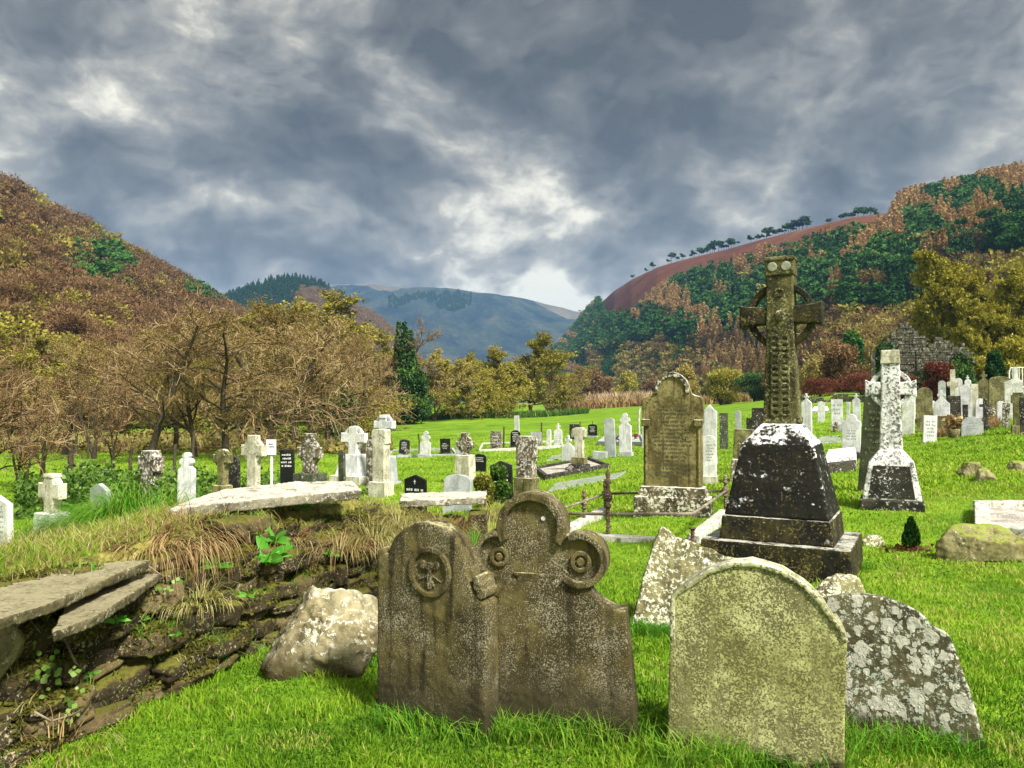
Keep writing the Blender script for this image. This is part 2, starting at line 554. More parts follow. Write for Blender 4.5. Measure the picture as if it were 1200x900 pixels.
M['whitecross'] = stone('white lichened cross', (.50, .50, .47), (.80, .80, .78), spk=(.05, .046, .035), spk_amt=.50, spk_s=24, dark_amt=.45, dark=(.16, .15, .11), top=(.9, .9, .9), top_amt=.4, bstr=.7)
M['blackface'] = stone('black pitted panel', (.008, .008, .006), (.03, .03, .016), spk=(.70, .70, .66), spk_amt=.22, spk_s=30, dark_amt=.4, bstr=.6)
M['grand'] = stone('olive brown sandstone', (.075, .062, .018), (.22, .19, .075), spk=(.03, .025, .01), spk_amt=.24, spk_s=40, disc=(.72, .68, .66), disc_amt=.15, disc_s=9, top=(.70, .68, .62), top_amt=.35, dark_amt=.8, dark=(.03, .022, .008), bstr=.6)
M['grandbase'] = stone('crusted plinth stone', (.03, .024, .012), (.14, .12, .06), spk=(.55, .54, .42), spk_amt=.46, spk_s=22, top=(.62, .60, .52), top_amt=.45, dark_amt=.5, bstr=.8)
M['marble'] = stone('white marble', (.44, .45, .45), (.68, .68, .67), spk=(.24, .24, .21), spk_amt=.16, spk_s=35, dark_amt=.5, dark=(.22, .22, .18), bstr=.2, rough=.6)
M['oldmarble'] = stone('old pale marble', (.50, .50, .46), (.74, .74, .70), spk=(.16, .15, .11), spk_amt=.22, spk_s=30, dark_amt=.4, dark=(.18, .17, .12), bstr=.5)
M['creamstone'] = stone('cream lichened stone', (.36, .34, .24), (.60, .58, .46), spk=(.12, .10, .05), spk_amt=.26, spk_s=25, top=(.7, .7, .62), top_amt=.3, dark_amt=.55, dark=(.12, .10, .05), bstr=.6)
M['greystone'] = stone('grey granite', (.26, .28, .28), (.42, .44, .43), spk=(.6, .6, .58), spk_amt=.12, spk_s=60, dark_amt=.3, dark=(.14, .14, .12), bstr=.3)
M['greenstone'] = stone('green grey slate', (.035, .045, .03), (.09, .10, .055), spk=(.6, .6, .55), spk_amt=.12, spk_s=18, disc=(.8, .8, .78), disc_amt=.12, disc_s=9, dark_amt=.5, bstr=.5)
M['olive'] = stone('olive mossy stone', (.07, .065, .02), (.20, .185, .075), spk=(.40, .38, .25), spk_amt=.18, spk_s=22, top=(.5, .48, .33), top_amt=.3, dark_amt=.7, bstr=.5)
M['blotch'] = stone('blotched dark stone', (.05, .042, .025), (.17, .145, .09), spk=(.62, .58, .52), spk_amt=.42, spk_s=14, dark_amt=.5, top=(.65, .62, .55), top_amt=.35, bstr=.6)
M['darkstone'] = stone('near black stone', (.014, .013, .010), (.05, .045, .03), spk=(.5, .48, .44), spk_amt=.13, spk_s=20, dark_amt=.4, bstr=.4)
M['blackgranite'] = plain('polished black granite', (.008, .008, .009), (.012, .012, .014), 40, rough=.18, spec=.5, bstr=.0)
M['letter'] = plain('pale cut lettering', (.62, .62, .60), (.5, .5, .48), 30, bstr=0)
M['darkletter'] = plain('worn dark lettering', (.05, .045, .025), (.09, .08, .04), 30, bstr=0)
M['greyletter'] = plain('leaded grey lettering', (.22, .23, .25), (.30, .31, .33), 30, bstr=0)
M['concrete'] = stone('grey green concrete', (.19, .23, .18), (.30, .33, .27), spk=(.12, .16, .08), spk_amt=.2, spk_s=12, dark_amt=.3, bstr=.3)
M['palekerb'] = stone('pale kerb stone', (.40, .39, .33), (.58, .57, .50), spk=(.14, .13, .08), spk_amt=.32, spk_s=25, dark_amt=.3, bstr=.5)
M['gravel'] = stone('white gravel chips', (.40, .37, .31), (.62, .58, .50), spk=(.2, .18, .15), spk_amt=.45, spk_s=60, dark_amt=.1, bstr=1.0)
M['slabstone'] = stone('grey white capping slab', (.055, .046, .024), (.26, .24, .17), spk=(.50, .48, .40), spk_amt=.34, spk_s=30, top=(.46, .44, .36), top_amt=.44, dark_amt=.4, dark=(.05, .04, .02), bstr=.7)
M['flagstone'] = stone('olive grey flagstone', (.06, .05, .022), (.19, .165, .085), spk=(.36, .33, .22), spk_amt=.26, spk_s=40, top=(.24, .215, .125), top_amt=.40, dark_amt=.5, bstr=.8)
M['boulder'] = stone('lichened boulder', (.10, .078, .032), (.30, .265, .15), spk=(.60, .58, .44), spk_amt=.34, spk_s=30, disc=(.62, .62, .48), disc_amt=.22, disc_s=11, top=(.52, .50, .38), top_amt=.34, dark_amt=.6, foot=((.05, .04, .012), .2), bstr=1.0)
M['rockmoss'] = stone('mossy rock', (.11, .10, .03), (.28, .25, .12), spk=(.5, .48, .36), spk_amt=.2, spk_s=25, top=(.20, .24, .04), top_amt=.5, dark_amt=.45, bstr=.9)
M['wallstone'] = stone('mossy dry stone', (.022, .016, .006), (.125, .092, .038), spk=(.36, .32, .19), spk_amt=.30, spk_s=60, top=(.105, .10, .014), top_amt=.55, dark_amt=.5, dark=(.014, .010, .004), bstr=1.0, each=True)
M['ruin'] = stone('ruined masonry', (.030, .028, .017), (.10, .094, .062), spk=(.26, .25, .19), spk_amt=.34, spk_s=5.2, dark_amt=.8, dark=(.03, .03, .02), bstr=.8)
M['earth'] = plain('dark earth', (.030, .022, .010), (.012, .009, .004), 12, bstr=.8)
M['iron'] = stone('rusty iron', (.045, .026, .016), (.12, .07, .04), spk=(.36, .33, .27), spk_amt=.36, spk_s=60, dark_amt=.5, bstr=.4, rough=.7)
M['ironpale'] = stone('weathered pale iron', (.16, .13, .09), (.32, .28, .21), spk=(.08, .05, .03), spk_amt=.3, spk_s=50, dark_amt=.4, bstr=.3, rough=.7)
M['wood'] = plain('weathered fence wood', (.085, .068, .040), (.03, .024, .014), 20, bstr=.5)
M['whitepaint'] = plain('white painted sign', (.74, .75, .76), (.68, .69, .70), 5, rough=.5, bstr=0)
M['bark'] = plain('damp bark', (.065, .048, .028), (.022, .017, .010), 9, bstr=.8)
M['barkpale'] = plain('pale lichened bark', (.26, .21, .155), (.09, .068, .042), 5, bstr=.6)
M['red'] = plain('red flowers', (.35, .03, .03), (.2, .05, .04), 20, bstr=0)
M['flowers'] = plain('mixed grave flowers', (.55, .42, .42), (.08, .12, .05), 25, bstr=.3)

# leaves and blades
M['grass'] = leafy('grass blades', [(.035, .095, .006), (.095, .215, .008), (.185, .330, .014), (.32, .44, .04), (.44, .38, .13)], trans=.35, rnd_amt=0)
M['farmeadow'] = leafy('meadow tufts', [(.05, .12, .006), (.12, .24, .008), (.21, .34, .014), (.30, .43, .03), (.38, .35, .10)], trans=.3, rnd_amt=0)
M['deadgrass'] = leafy('dead grass', [(.09, .045, .018), (.22, .13, .05), (.38, .26, .11), (.52, .42, .22)], trans=.3, rnd_amt=0)
M['palegrass'] = leafy('straw coloured grass', [(.12, .10, .03), (.26, .24, .06), (.40, .36, .13), (.56, .50, .26)], trans=.3, rnd_amt=0)
M['greentuft'] = leafy('long green grass', [(.03, .13, .008), (.07, .25, .012), (.16, .32, .02), (.30, .36, .06)], trans=.3, rnd_amt=0)
M['broadleaf'] = leafy('fresh broad leaves', [(.035, .16, .012), (.08, .30, .02), (.17, .42, .06)], trans=.3, rough=.45, rnd_amt=.2)
M['redleaf'] = leafy('reddish dying leaves', [(.06, .018, .012), (.13, .045, .025), (.16, .09, .04)], trans=.2)
M['bramble'] = leafy('bramble and ivy', [(.018, .045, .008), (.045, .105, .012), (.10, .19, .02), (.22, .32, .08)], trans=.25, rough=.5)
M['mosstuft'] = leafy('moss and creeping green', [(.06, .058, .008), (.14, .14, .014), (.25, .25, .026), (.38, .35, .12)], trans=.2, rnd_amt=.2)
M['moss'] = leafy('cushion moss', [(.022, .021, .004), (.060, .058, .007), (.12, .115, .014), (.24, .215, .06)], trans=.15, rnd_amt=0)
M['moss2'] = leafy('lawn moss and clover', [(.03, .07, .008), (.07, .14, .012), (.14, .20, .02), (.26, .24, .06)], trans=.2, rnd_amt=0)
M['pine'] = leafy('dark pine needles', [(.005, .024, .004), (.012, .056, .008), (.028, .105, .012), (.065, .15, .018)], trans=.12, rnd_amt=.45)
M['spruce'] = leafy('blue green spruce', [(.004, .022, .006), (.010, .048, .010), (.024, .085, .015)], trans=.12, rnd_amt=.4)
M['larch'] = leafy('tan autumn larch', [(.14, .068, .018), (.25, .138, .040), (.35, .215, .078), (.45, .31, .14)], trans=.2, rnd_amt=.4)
M['autumn'] = leafy('mixed autumn leaves', [(.10, .05, .018), (.17, .105, .03), (.16, .145, .03), (.22, .20, .045), (.24, .15, .06)], trans=.2, rnd_amt=.6)
M['olivetree'] = leafy('olive autumn foliage', [(.10, .09, .012), (.20, .18, .022), (.31, .275, .038), (.42, .37, .08)], trans=.25, rnd_amt=.3)
M['browntwig'] = leafy('brown bare twigs', [(.070, .036, .014), (.140, .078, .030), (.21, .125, .050), (.29, .20, .095)], trans=.2, rnd_amt=.3)
M['goldtwig'] = leafy('golden thin leaves', [(.125, .092, .024), (.23, .178, .040), (.34, .27, .07), (.46, .39, .15)], trans=.3, rnd_amt=.3)
M['yellowleaf'] = leafy('yellow green autumn leaves', [(.085, .078, .008), (.22, .20, .018), (.36, .32, .035), (.50, .45, .09)], trans=.3, rnd_amt=.1)
M['twig'] = leafy('thin twigs', [(.055, .032, .013), (.14, .084, .034), (.27, .18, .085), (.46, .36, .22)], trans=0, rnd_amt=.3)
M['ivy'] = leafy('dark ivy', [(.008, .028, .008), (.022, .065, .012), (.05, .12, .018), (.13, .21, .04)], trans=.15, rough=.5, rnd_amt=.1)
M['bracken'] = leafy('red brown bracken', [(.07, .016, .010), (.15, .038, .020), (.19, .075, .035)], trans=.15, rnd_amt=.3)
M['reed'] = leafy('pale reeds', [(.22, .14, .07), (.38, .27, .15), (.52, .41, .26)], trans=.2, rnd_amt=0)


def ground_mat():
    m, t = new_mat('meadow ground')
    pos = t.n('ShaderNodeNewGeometry').outputs['Position']
    n0 = t.noise(pos, .07, 4, .6); n1 = t.noise(pos, .55, 5, .62); n2 = t.noise(pos, 7., 4, .65); n3 = t.noise(pos, 55., 3, .6)
    f = t.math('ADD', t.math('MULTIPLY', n1, .45), t.math('ADD', t.math('MULTIPLY', n2, .35), t.math('MULTIPLY', n0, .2)))
    col = t.ramp(f, [(.36, (.045, .10, .006)), (.46, (.10, .20, .008)), (.55, (.17, .29, .012)), (.66, (.26, .36, .04))])
    col = t.mix(t.math('MULTIPLY', t.step(n3, .52, .7), .35), col, (.02, .05, .004))
    bank = t.n('ShaderNodeAttribute', attribute_name='tint').outputs['Fac']
    dry = t.ramp(t.math('ADD', t.math('MULTIPLY', n2, .6), t.math('MULTIPLY', n3, .4)), [(.38, (.045, .034, .012)), (.5, (.13, .13, .025)), (.62, (.28, .24, .07))])
    col = t.mix(bank, col, dry)
    return finish(m, t, col, .95, t.math('ADD', n2, t.math('MULTIPLY', n3, .4)), .5, .05, .15)


M['ground'] = ground_mat()


def hill_mat(name, cols, scale, zone_cols=None):
    m, t = new_mat(name)
    pos = t.n('ShaderNodeNewGeometry').outputs['Position']
    n1 = t.noise(pos, scale, 7, .65, .3)
    n2 = t.noise(pos, scale * 9, 5, .7)
    f = t.math('ADD', t.math('MULTIPLY', n1, .6), t.math('MULTIPLY', n2, .4))
    n = len(cols)
    col = t.ramp(f, [(.34 + .32 * i / (n - 1), c) for i, c in enumerate(cols)])
    if zone_cols:
        z = t.n('ShaderNodeAttribute', attribute_name='tint').outputs['Fac']
        zc = t.ramp(f, [(.36 + .28 * i / (len(zone_cols) - 1), c) for i, c in enumerate(zone_cols)])
        col = t.mix(t.step(t.math('ADD', z, t.math('MULTIPLY', t.math('SUBTRACT', n2, .5), .5)), .35, .6), col, zc)
    return finish(m, t, col, .95, n2, .5, 1.0 / scale * .02, .1)


M['forestfloor'] = hill_mat('forest floor', [(.03, .035, .012), (.07, .065, .02), (.13, .09, .035)], .02, [(.040, .028, .012), (.100, .034, .020), (.115, .045, .024), (.16, .10, .045)])
M['brownhill'] = hill_mat('brown wooded slope', [(.035, .024, .012), (.075, .048, .022), (.11, .075, .035)], .03)
M['farhill'] = hill_mat('far heath slope', [(.002, .008, .014), (.010, .020, .028), (.034, .046, .034), (.10, .06, .056)], .008, [(.07, .065, .05), (.10, .09, .07), (.14, .12, .09)])  # bluish darks: distance haze is partly put into the slope colours

# ---------------------------------------------------------------- ground sheet to the horizon
def axis(lo, hi, a, b, st, grow):
    pts = list(np.arange(a, b + 1e-6, st))
    s, v = st, b
    while v < hi:
        s *= grow; v += s; pts.append(v)
    s, v = st, a
    while v > lo:
        s *= grow; v -= s; pts.insert(0, v)
    return np.array(pts)


gx = axis(-4200, 4200, -3.6, 4.6, .09, 1.06)
gy = axis(-300, 4300, 1.0, 10, .09, 1.045)
X, Y = np.meshgrid(gx, gy)
Z = g(X, Y)
nx, ny = len(gx), len(gy)
idx = np.arange(nx * ny).reshape(ny, nx)
quads = np.stack([idx[:-1, :-1], idx[:-1, 1:], idx[1:, 1:], idx[1:, :-1]], -1).reshape(-1, 4)
_gz_exact = gz


def gz(x, y, bank=True):
    """height of the finished ground sheet under one point"""
    if not bank: return _gz_exact(x, y, bank)
    i = min(max(int(np.searchsorted(gx, x)) - 1, 0), nx - 2); j = min(max(int(np.searchsorted(gy, y)) - 1, 0), ny - 2)
    u = (x - gx[i]) / (gx[i + 1] - gx[i]); v = (y - gy[j]) / (gy[j + 1] - gy[j])
    return float((Z[j, i] * (1 - u) + Z[j, i + 1] * u) * (1 - v) + (Z[j + 1, i] * (1 - u) + Z[j + 1, i + 1] * u) * v)


sd, top = wall_sd(X, Y)
dry = sstep(0.0, .25, sd) * (1 - sstep(1.2, 3.2, sd)) * np.clip(top * 2.2, 0, 1)
ground = link('ground', np_mesh('ground', np.stack([X, Y, Z], -1).reshape(-1, 3), quads, tint=dry.ravel(), smooth=True), M['ground'])
tag(ground, kind='structure')


# ---------------------------------------------------------------- hills
class Hill:
    """a slope from a foot line to a ridge line, with a back side; points at (t, s): t along, s up"""
    def __init__(self, name, mat, prof, n=160, zone=None, rough=1.0, seed=1, curve=0.85):
        # prof: list of (px, ridge row, ridge depth, foot depth, foot height)
        self.p = np.array(prof, float)
        self.rough, self.seed, self.curve = rough, seed, curve
        t = np.linspace(0, 1, n)
        s = np.concatenate([np.linspace(0, 1, 60), np.linspace(1.02, 1.6, 14)])
        T, S = np.meshgrid(t, s)
        x, y, z = self.pt(T, S)
        ii = np.arange(T.size).reshape(T.shape)
        q = np.stack([ii[:-1, :-1], ii[:-1, 1:], ii[1:, 1:], ii[1:, :-1]], -1).reshape(-1, 4)
        tint = zone(self, T, S, x, y, z).ravel() if zone else None
        self.o = tag(link(name, np_mesh(name, np.stack([x, y, z], -1).reshape(-1, 3), q, tint=tint, smooth=True), mat), kind='structure')

    def line(self, T):
        k = np.asarray(T, float) * (len(self.p) - 1)
        i = np.clip(k.astype(int), 0, len(self.p) - 2); f = k - i
        a = [self.p[i, c] * (1 - f) + self.p[i + 1, c] * f for c in range(5)]
        return a

    def pt(self, T, S):
        px, row, dr, db, zb = self.line(T)
        u = (px - 600) / F
        zr = EYE + dr * np.tan(np.arctan((450 - row) / F) + PITCH)
        s = np.clip(S, 0, 1); over = np.clip(S - 1, 0, None)
        d = db + (dr - db) * S
        x, y = u * d, d
        z = zb + (zr - zb) * (s ** self.curve * .6 + .4 * (s * s * (3 - 2 * s))) - over * (zr - zb) * 1.1 - over ** 2 * 30
        sc = (dr - db)
        z = z + (fbm(x / 60 + 7, y / 60, self.seed, 4) - .5) * 2 * self.rough * np.clip(s * 3, 0, 1) * (1.0 - .75 * np.clip((S - .8) / .2, 0, 1))
        return x, y, z - 3.0 * (S <= 0.001)


def ridge_band(px):
    return np.interp(px, [640, 700, 712, 735, 760, 800, 850, 900, 950, 1000, 1040, 1060], [-20, -12, 22, 38, 30, 16, 18, 16, 14, 10, 4, -30])


RIDGE_PX = [560, 620, 645, 665, 683, 700, 720, 740, 770, 800, 850, 900, 950, 1000, 1050, 1100, 1150, 1200, 1300, 1450]
RIDGE_ROW = [468, 440, 418, 398, 376, 358, 341, 328, 314, 305, 293, 280, 268, 258, 252, 243, 233, 224, 204, 176]


def right_zone(h, T, S, x, y, z):
    px = 600 + F * x / y
    row = row_of_np(y, z)
    rr = np.interp(px, RIDGE_PX, RIDGE_ROW)
    return np.where(S > 1, 1.0, sstep(10, -6, row - rr - ridge_band(px)))


def row_of_np(y, z):
    return 450 - F * np.tan(np.arctan2(z - EYE, y) - PITCH)


rh = []
for px, row in zip(RIDGE_PX, RIDGE_ROW):
    dr = min(135 * F / (470 - row), 1150) if row < 400 else 1150
    rh.append((px, row, dr, float(np.interp(px, [560, 640, 700, 800, 900, 1000, 1100, 1200, 1450], [800, 620, 480, 330, 230, 165, 130, 108, 80])), float(np.interp(px, [560, 800, 1000, 1450], [0, 1, 2.5, 6]))))
HR = Hill('right_hill', M['forestfloor'], rh, n=260, zone=right_zone, rough=3.5, seed=21)
lh = []
for px, row, dr in ((-260, 120, 300), (-120, 165, 330), (0, 230, 380), (50, 260, 400), (100, 283, 430), (150, 308, 465), (200, 333, 500), (240, 353, 530), (280, 376, 560), (320, 397, 600), (370, 420, 660), (430, 452, 720), (480, 474, 760)):
    lh.append((px, row, dr, float(np.interp(px, [-260, 0, 200, 340, 480], [70, 85, 120, 190, 420])), -1.2))
HL = Hill('left_hill', M['brownhill'], lh, n=180, rough=5, seed=33)
HM = Hill('middle_hill', M['brownhill'], [(230, 372, 1050, 700, -1), (262, 352, 1080, 720, -1), (290, 342, 1100, 740, -1), (315, 332, 1120, 760, -1), (345, 328, 1120, 770, -1), (375, 336, 1130, 780, -1),
          (400, 350, 1140, 800, -1), (430, 366, 1150, 820, -1), (455, 382, 1150, 840, -1), (480, 410, 1160, 860, -1), (510, 440, 1170, 880, -1), (540, 474, 1180, 900, -1)], n=140, rough=5, seed=44)


def far_zone(h, T, S, x, y, z):
    px = 600 + F * x / y
    return np.where(S > 1, 1.0, sstep(.84, .97, S + .06 * np.sin(px / 17.) - .10 * np.exp(-((px - 560) / 60.) ** 2) + .12 * np.exp(-((px - 665) / 40.) ** 2) + .06 * np.exp(-((px - 430) / 50.) ** 2)))


HF = Hill('far_hill', M['farhill'], [(120, 345, 2900, 2000, 0), (230, 343, 2850, 1950, 0), (280, 342, 2800, 1900, 0), (340, 339, 2800, 1900, 0), (400, 333, 2750, 1850, 0), (440, 333, 2700, 1800, 0), (480, 337, 2650, 1750, 0),
          (520, 338, 2600, 1800, 0), (560, 342, 2600, 1850, 0), (600, 347, 2650, 1850, 0), (640, 356, 2700, 1900, 0), (685, 367, 2750, 1850, 0), (740, 376, 2800, 1900, 0), (800, 380, 2900, 2000, 0)], n=220, zone=far_zone, rough=16, seed=55, curve=.6)

# ---------------------------------------------------------------- trees and plants
def rand_dirs(r, n):
    v = r.normal(size=(n, 3)); return v / np.linalg.norm(v, axis=1, keepdims=True)


def cards(r, c, size, tint, stretch=1.0, up=0.0, along=None):
    """leaf-sized quads at points c, random facing (or drawn out along a direction)"""
    n = len(c)
    a = rand_dirs(r, n) if along is None else along + .35 * rand_dirs(r, n)
    a[:, 2] += up
    a /= np.linalg.norm(a, axis=1, keepdims=True)
    b = np.cross(a, rand_dirs(r, n)); b /= np.linalg.norm(b, axis=1, keepdims=True) + 1e-9
    s = (np.broadcast_to(size, (n,)) * r.uniform(.6, 1.4, n))[:, None]
    a, b = a * s * .5 * stretch, b * s * .5
    V = np.stack([c - a - b * .55, c - a * .2 + b * -1., c + a, c - a * .1 + b], 1).reshape(-1, 3)
    Q = np.arange(n * 4).reshape(n, 4)
    return V, Q, np.repeat(tint, 4)


def tubes(segs, n=4):
    """list of (points, radii, tint) -> arrays"""
    Vs, Qs, Ts, o = [], [], [], 0
    for pts, rad, tn, sides in segs:
        P = np.asarray(pts, float); m = len(P)
        d = np.gradient(P, axis=0); d /= np.linalg.norm(d, axis=1, keepdims=True) + 1e-9
        ref = np.array([.31, .22, .92]) if abs(d[0, 2]) < .8 else np.array([.9, .3, .1])
        a = np.cross(d, ref); a /= np.linalg.norm(a, axis=1, keepdims=True) + 1e-9
        b = np.cross(d, a)
        th = np.arange(sides) * 2 * math.pi / sides
        ring = P[:, None] + (a[:, None] * np.cos(th)[None, :, None] + b[:, None] * np.sin(th)[None, :, None]) * np.asarray(rad)[:, None, None]
        Vs.append(ring.reshape(-1, 3))
        k = np.arange(sides); i = np.arange(m - 1)[:, None] * sides
        q = np.stack([i + k, i + (k + 1) % sides, i + sides + (k + 1) % sides, i + sides + k], -1).reshape(-1, 4)
        Qs.append(q + o); o += m * sides
        Ts.append(np.full(m * sides, tn))
    return np.concatenate(Vs), np.concatenate(Qs), np.concatenate(Ts)


def join(parts):
    Vs, Qs, Ts, o = [], [], [], 0
    for V, Q, T in parts:
        Vs.append(V); Qs.append(Q + o); Ts.append(T); o += len(V)
    return np.concatenate(Vs), np.concatenate(Qs), np.concatenate(Ts)


def replicate(protos, places, r, tint_amt=.25):
    """one mesh of many small trees: places = list of (proto index, x, y, z, scale, width)"""
    Vs, Qs, Ts, o = [], [], [], 0
    for k, x, y, z, s, w in places:
        V, Q, T = protos[k]
        a = r.uniform(0, 6.283); c, sn = math.cos(a), math.sin(a)
        Vs.append(np.stack([(V[:, 0] * c - V[:, 1] * sn) * s * w + x, (V[:, 0] * sn + V[:, 1] * c) * s * w + y, V[:, 2] * s + z], 1))
        Qs.append(Q + o); o += len(V)
        Ts.append(np.clip(T + r.uniform(-.5, .5) * tint_amt, 0, 1))
    return np.concatenate(Vs), np.concatenate(Qs), np.concatenate(Ts)


# --- far trees: unit height, a few hundred leaf clumps each
def far_pine(r, n=170, size=.085):
    parts = []
    k = r.integers(6, 10)
    for i in range(k):
        z = r.uniform(.38, .95); rad = (1.02 - z) * .42 + .06
        a = r.uniform(0, 6.28); c = np.array([math.cos(a) * rad * r.uniform(.2, .8), math.sin(a) * rad * r.uniform(.2, .8), z])
        m = n // k
        p = c + rand_dirs(r, m) * np.array([.17, .17, .075]) * r.uniform(.5, 1.05, m)[:, None]
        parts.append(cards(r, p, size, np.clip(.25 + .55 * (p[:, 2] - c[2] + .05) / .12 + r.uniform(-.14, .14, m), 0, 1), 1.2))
    parts.append(tubes([([(0, 0, -.1), (.01, 0, .5), (0, .01, .9)], [.022, .015, .006], .15, 3)]))
    return join(parts)


def far_spruce(r, n=200, w=.2, size=.075, rise=-.45):
    z = 1 - r.uniform(0, 1, n) ** .6 * .95
    a = r.uniform(0, 6.283, n); rad = (1.02 - z) * w * r.uniform(.45, 1.05, n)
    p = np.stack([np.cos(a) * rad, np.sin(a) * rad, z], 1)
    al = np.stack([np.cos(a), np.sin(a), np.full(n, rise)], 1)
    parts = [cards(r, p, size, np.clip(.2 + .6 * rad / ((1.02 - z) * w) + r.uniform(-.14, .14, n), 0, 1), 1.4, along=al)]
    parts.append(tubes([([(0, 0, -.1), (0, 0, .95)], [.02, .004], .1, 3)]))
    return join(parts)


def far_round(r, n=170, w=.42, low=.12, clump=9, size=.085, stretch=1.3):
    parts = []
    for i in range(clump):
        a = r.uniform(0, 6.28); z = r.uniform(low + .14, .84)
        rad = w * math.sqrt(max(.05, 1 - ((z - .52) / .5) ** 2)) * r.uniform(.25, .75)
        c = np.array([math.cos(a) * rad, math.sin(a) * rad, z]); m = n // clump
        q = rand_dirs(r, m)
        p = c + q * np.array([.19, .19, .16]) * r.uniform(.4, 1.05, m)[:, None]
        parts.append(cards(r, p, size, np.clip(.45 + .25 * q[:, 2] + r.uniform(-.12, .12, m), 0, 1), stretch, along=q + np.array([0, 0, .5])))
    parts.append(tubes([([(0, 0, -.1), (.01, 0, .55)], [.022, .008], .1, 3)]))
    return join(parts)


PINES = [far_pine(rng) for _ in range(5)]
SPRUCES = [far_spruce(rng) for _ in range(4)]
LARCHES = [far_spruce(rng, 230, .23, .06, .35) for _ in range(4)]
ROUNDS = [far_round(rng) for _ in range(5)]
TWIGGY = [far_round(rng, 420, .45, .05, 13, .030, 3.2) for _ in range(5)]
# finer ones for the trees that stand nearest
FINE = {'pine': [far_pine(rng, 700, .045) for _ in range(5)], 'spruce': [far_spruce(rng, 800, .2, .04) for _ in range(3)], 'larch': [far_spruce(rng, 900, .23, .032, .35) for _ in range(3)]}
_r = [far_round(rng, 1500, .42, .12, 16, .034, 1.4) for _ in range(4)]
_t = [far_round(rng, 3600, .45, .05, 20, .013, 4.0) for _ in range(4)]
FINE.update(autumn=_r, olive=_r, brown=_t, gold=_t)
KINDS = {'pine': (PINES, 'pine', 'pine_tree', 'pine'), 'spruce': (SPRUCES, 'spruce', 'spruce_tree', 'spruce'), 'larch': (LARCHES, 'larch', 'larch_tree', 'larch'),
         'autumn': (ROUNDS, 'autumn', 'broadleaf_tree', 'broadleaf tree'), 'olive': (ROUNDS, 'olivetree', 'broadleaf_tree', 'broadleaf tree'),
         'brown': (TWIGGY, 'browntwig', 'bare_tree', 'bare tree'), 'gold': (TWIGGY, 'goldtwig', 'broadleaf_tree', 'broadleaf tree')}


def plant_wood(hill, name, places, single, labels, group, mat_names):
    """places: (kind, x, y, z, h, w); the `single` trees that show largest are objects, the rest one wood per kind"""
    order = sorted(range(len(places)), key=lambda i: -places[i][4] / places[i][2])
    one = set(order[:single])
    cache = {}
    for i in order[:single]:
        kind, x, y, z, h, w = places[i]
        pr, mat, nm, cat = KINDS[kind]
        pr = FINE[kind]
        j = int(rng.integers(len(pr)))
        key = (kind, j)
        if key not in cache:
            V, Q, T = pr[j]
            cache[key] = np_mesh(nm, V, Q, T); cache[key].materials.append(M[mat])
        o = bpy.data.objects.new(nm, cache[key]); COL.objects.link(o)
        o.location = (x, y, z); o.scale = (h * w, h * w, h); o.rotation_euler = (0, 0, rng.uniform(0, 6.28))
        tag(o, labels[kind], cat, group + ' (' + kind + ')')
    for kind in sorted({p[0] for p in places}):
        pr, mat, nm, cat = KINDS[kind]
        sub = [(int(rng.integers(len(pr))), x, y, z, h, w) for i, (k, x, y, z, h, w) in enumerate(places) if k == kind and i not in one]
        if sub:
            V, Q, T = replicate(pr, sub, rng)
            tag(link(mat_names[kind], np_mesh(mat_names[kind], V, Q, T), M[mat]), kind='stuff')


# right-hand wooded hill
places = []
N = 26000
T = rng.uniform(0, 1, N); S = rng.uniform(0, .99, N)
hx, hy, hz = HR.pt(T, S)
px = 600 + F * hx / hy; row = row_of_np(hy, hz)
_, _, dr_, db_, _ = HR.line(T)
area = hy * (dr_ - db_)
keep = rng.uniform(0, 1, N) < np.clip(area / np.percentile(area, 85), .10, 1)
rr = np.interp(px, RIDGE_PX, RIDGE_ROW)
n1 = fbm(px / 70 + row / 60, (row * .9 - px * .55) / 26, 5, 3)      # drifts of larch running up the slope
n2 = fbm(px / 50, row / 40, 9, 3)
low = np.interp(px, [560, 640, 700, 780, 860, 930, 990, 1040, 1080, 1250], [440, 428, 416, 402, 402, 382, 380, 380, 330, 300])
for i in np.nonzero(keep)[0]:
    if px[i] < 600 or px[i] > 1320: continue
    d = row[i] - rr[i] - ridge_band(px[i])
    tall = 13 * F / hy[i]
    if d < tall * .55 and px[i] < 1045: continue
    if row[i] > low[i] + 6 * n2[i]:
        q = rng.uniform()
        kind = 'larch' if n1[i] > .68 else ('spruce' if n2[i] > .55 and q < .9 else 'autumn' if n2[i] < .40 and q < .6 else 'olive' if q < .5 else 'brown' if q < .8 else 'gold' if q < .9 else 'spruce')
        if 940 < px[i] < 1075 and row[i] > 380:
            kind = 'gold' if q < .35 else ('brown' if q < .7 else 'olive')
            if q > .8: continue
        h = rng.uniform(5, 9.5)
    else:
        kind = 'pine'
        streak = (n1[i] > .615) or (abs((px[i] - 1015) - (300 - row[i]) * .9 - 6) < 13 and row[i] < 325) or (abs(px[i] - 1050 + (row[i] - 240) * .35) < 11 and row[i] < 290) \
            or (px[i] > 1135 and n1[i] > .56 and row[i] < 300)
        if streak: kind = 'larch'
        elif rng.uniform() < (.6 if px[i] < 760 else .35): kind = 'spruce'
        elif rng.uniform() < .06: kind = 'autumn'
        h = rng.uniform(9, 14) * (1.12 if kind == 'larch' else 1)
    if d < 22 and px[i] > 1000: h *= float(np.clip((px[i] - 1010) / 90, .3, 1))
    places.append((kind, hx[i], hy[i], hz[i] - .3, h, rng.uniform(.85, 1.25) * (1.0 if kind in ('pine', 'larch', 'spruce') else 1.3)))
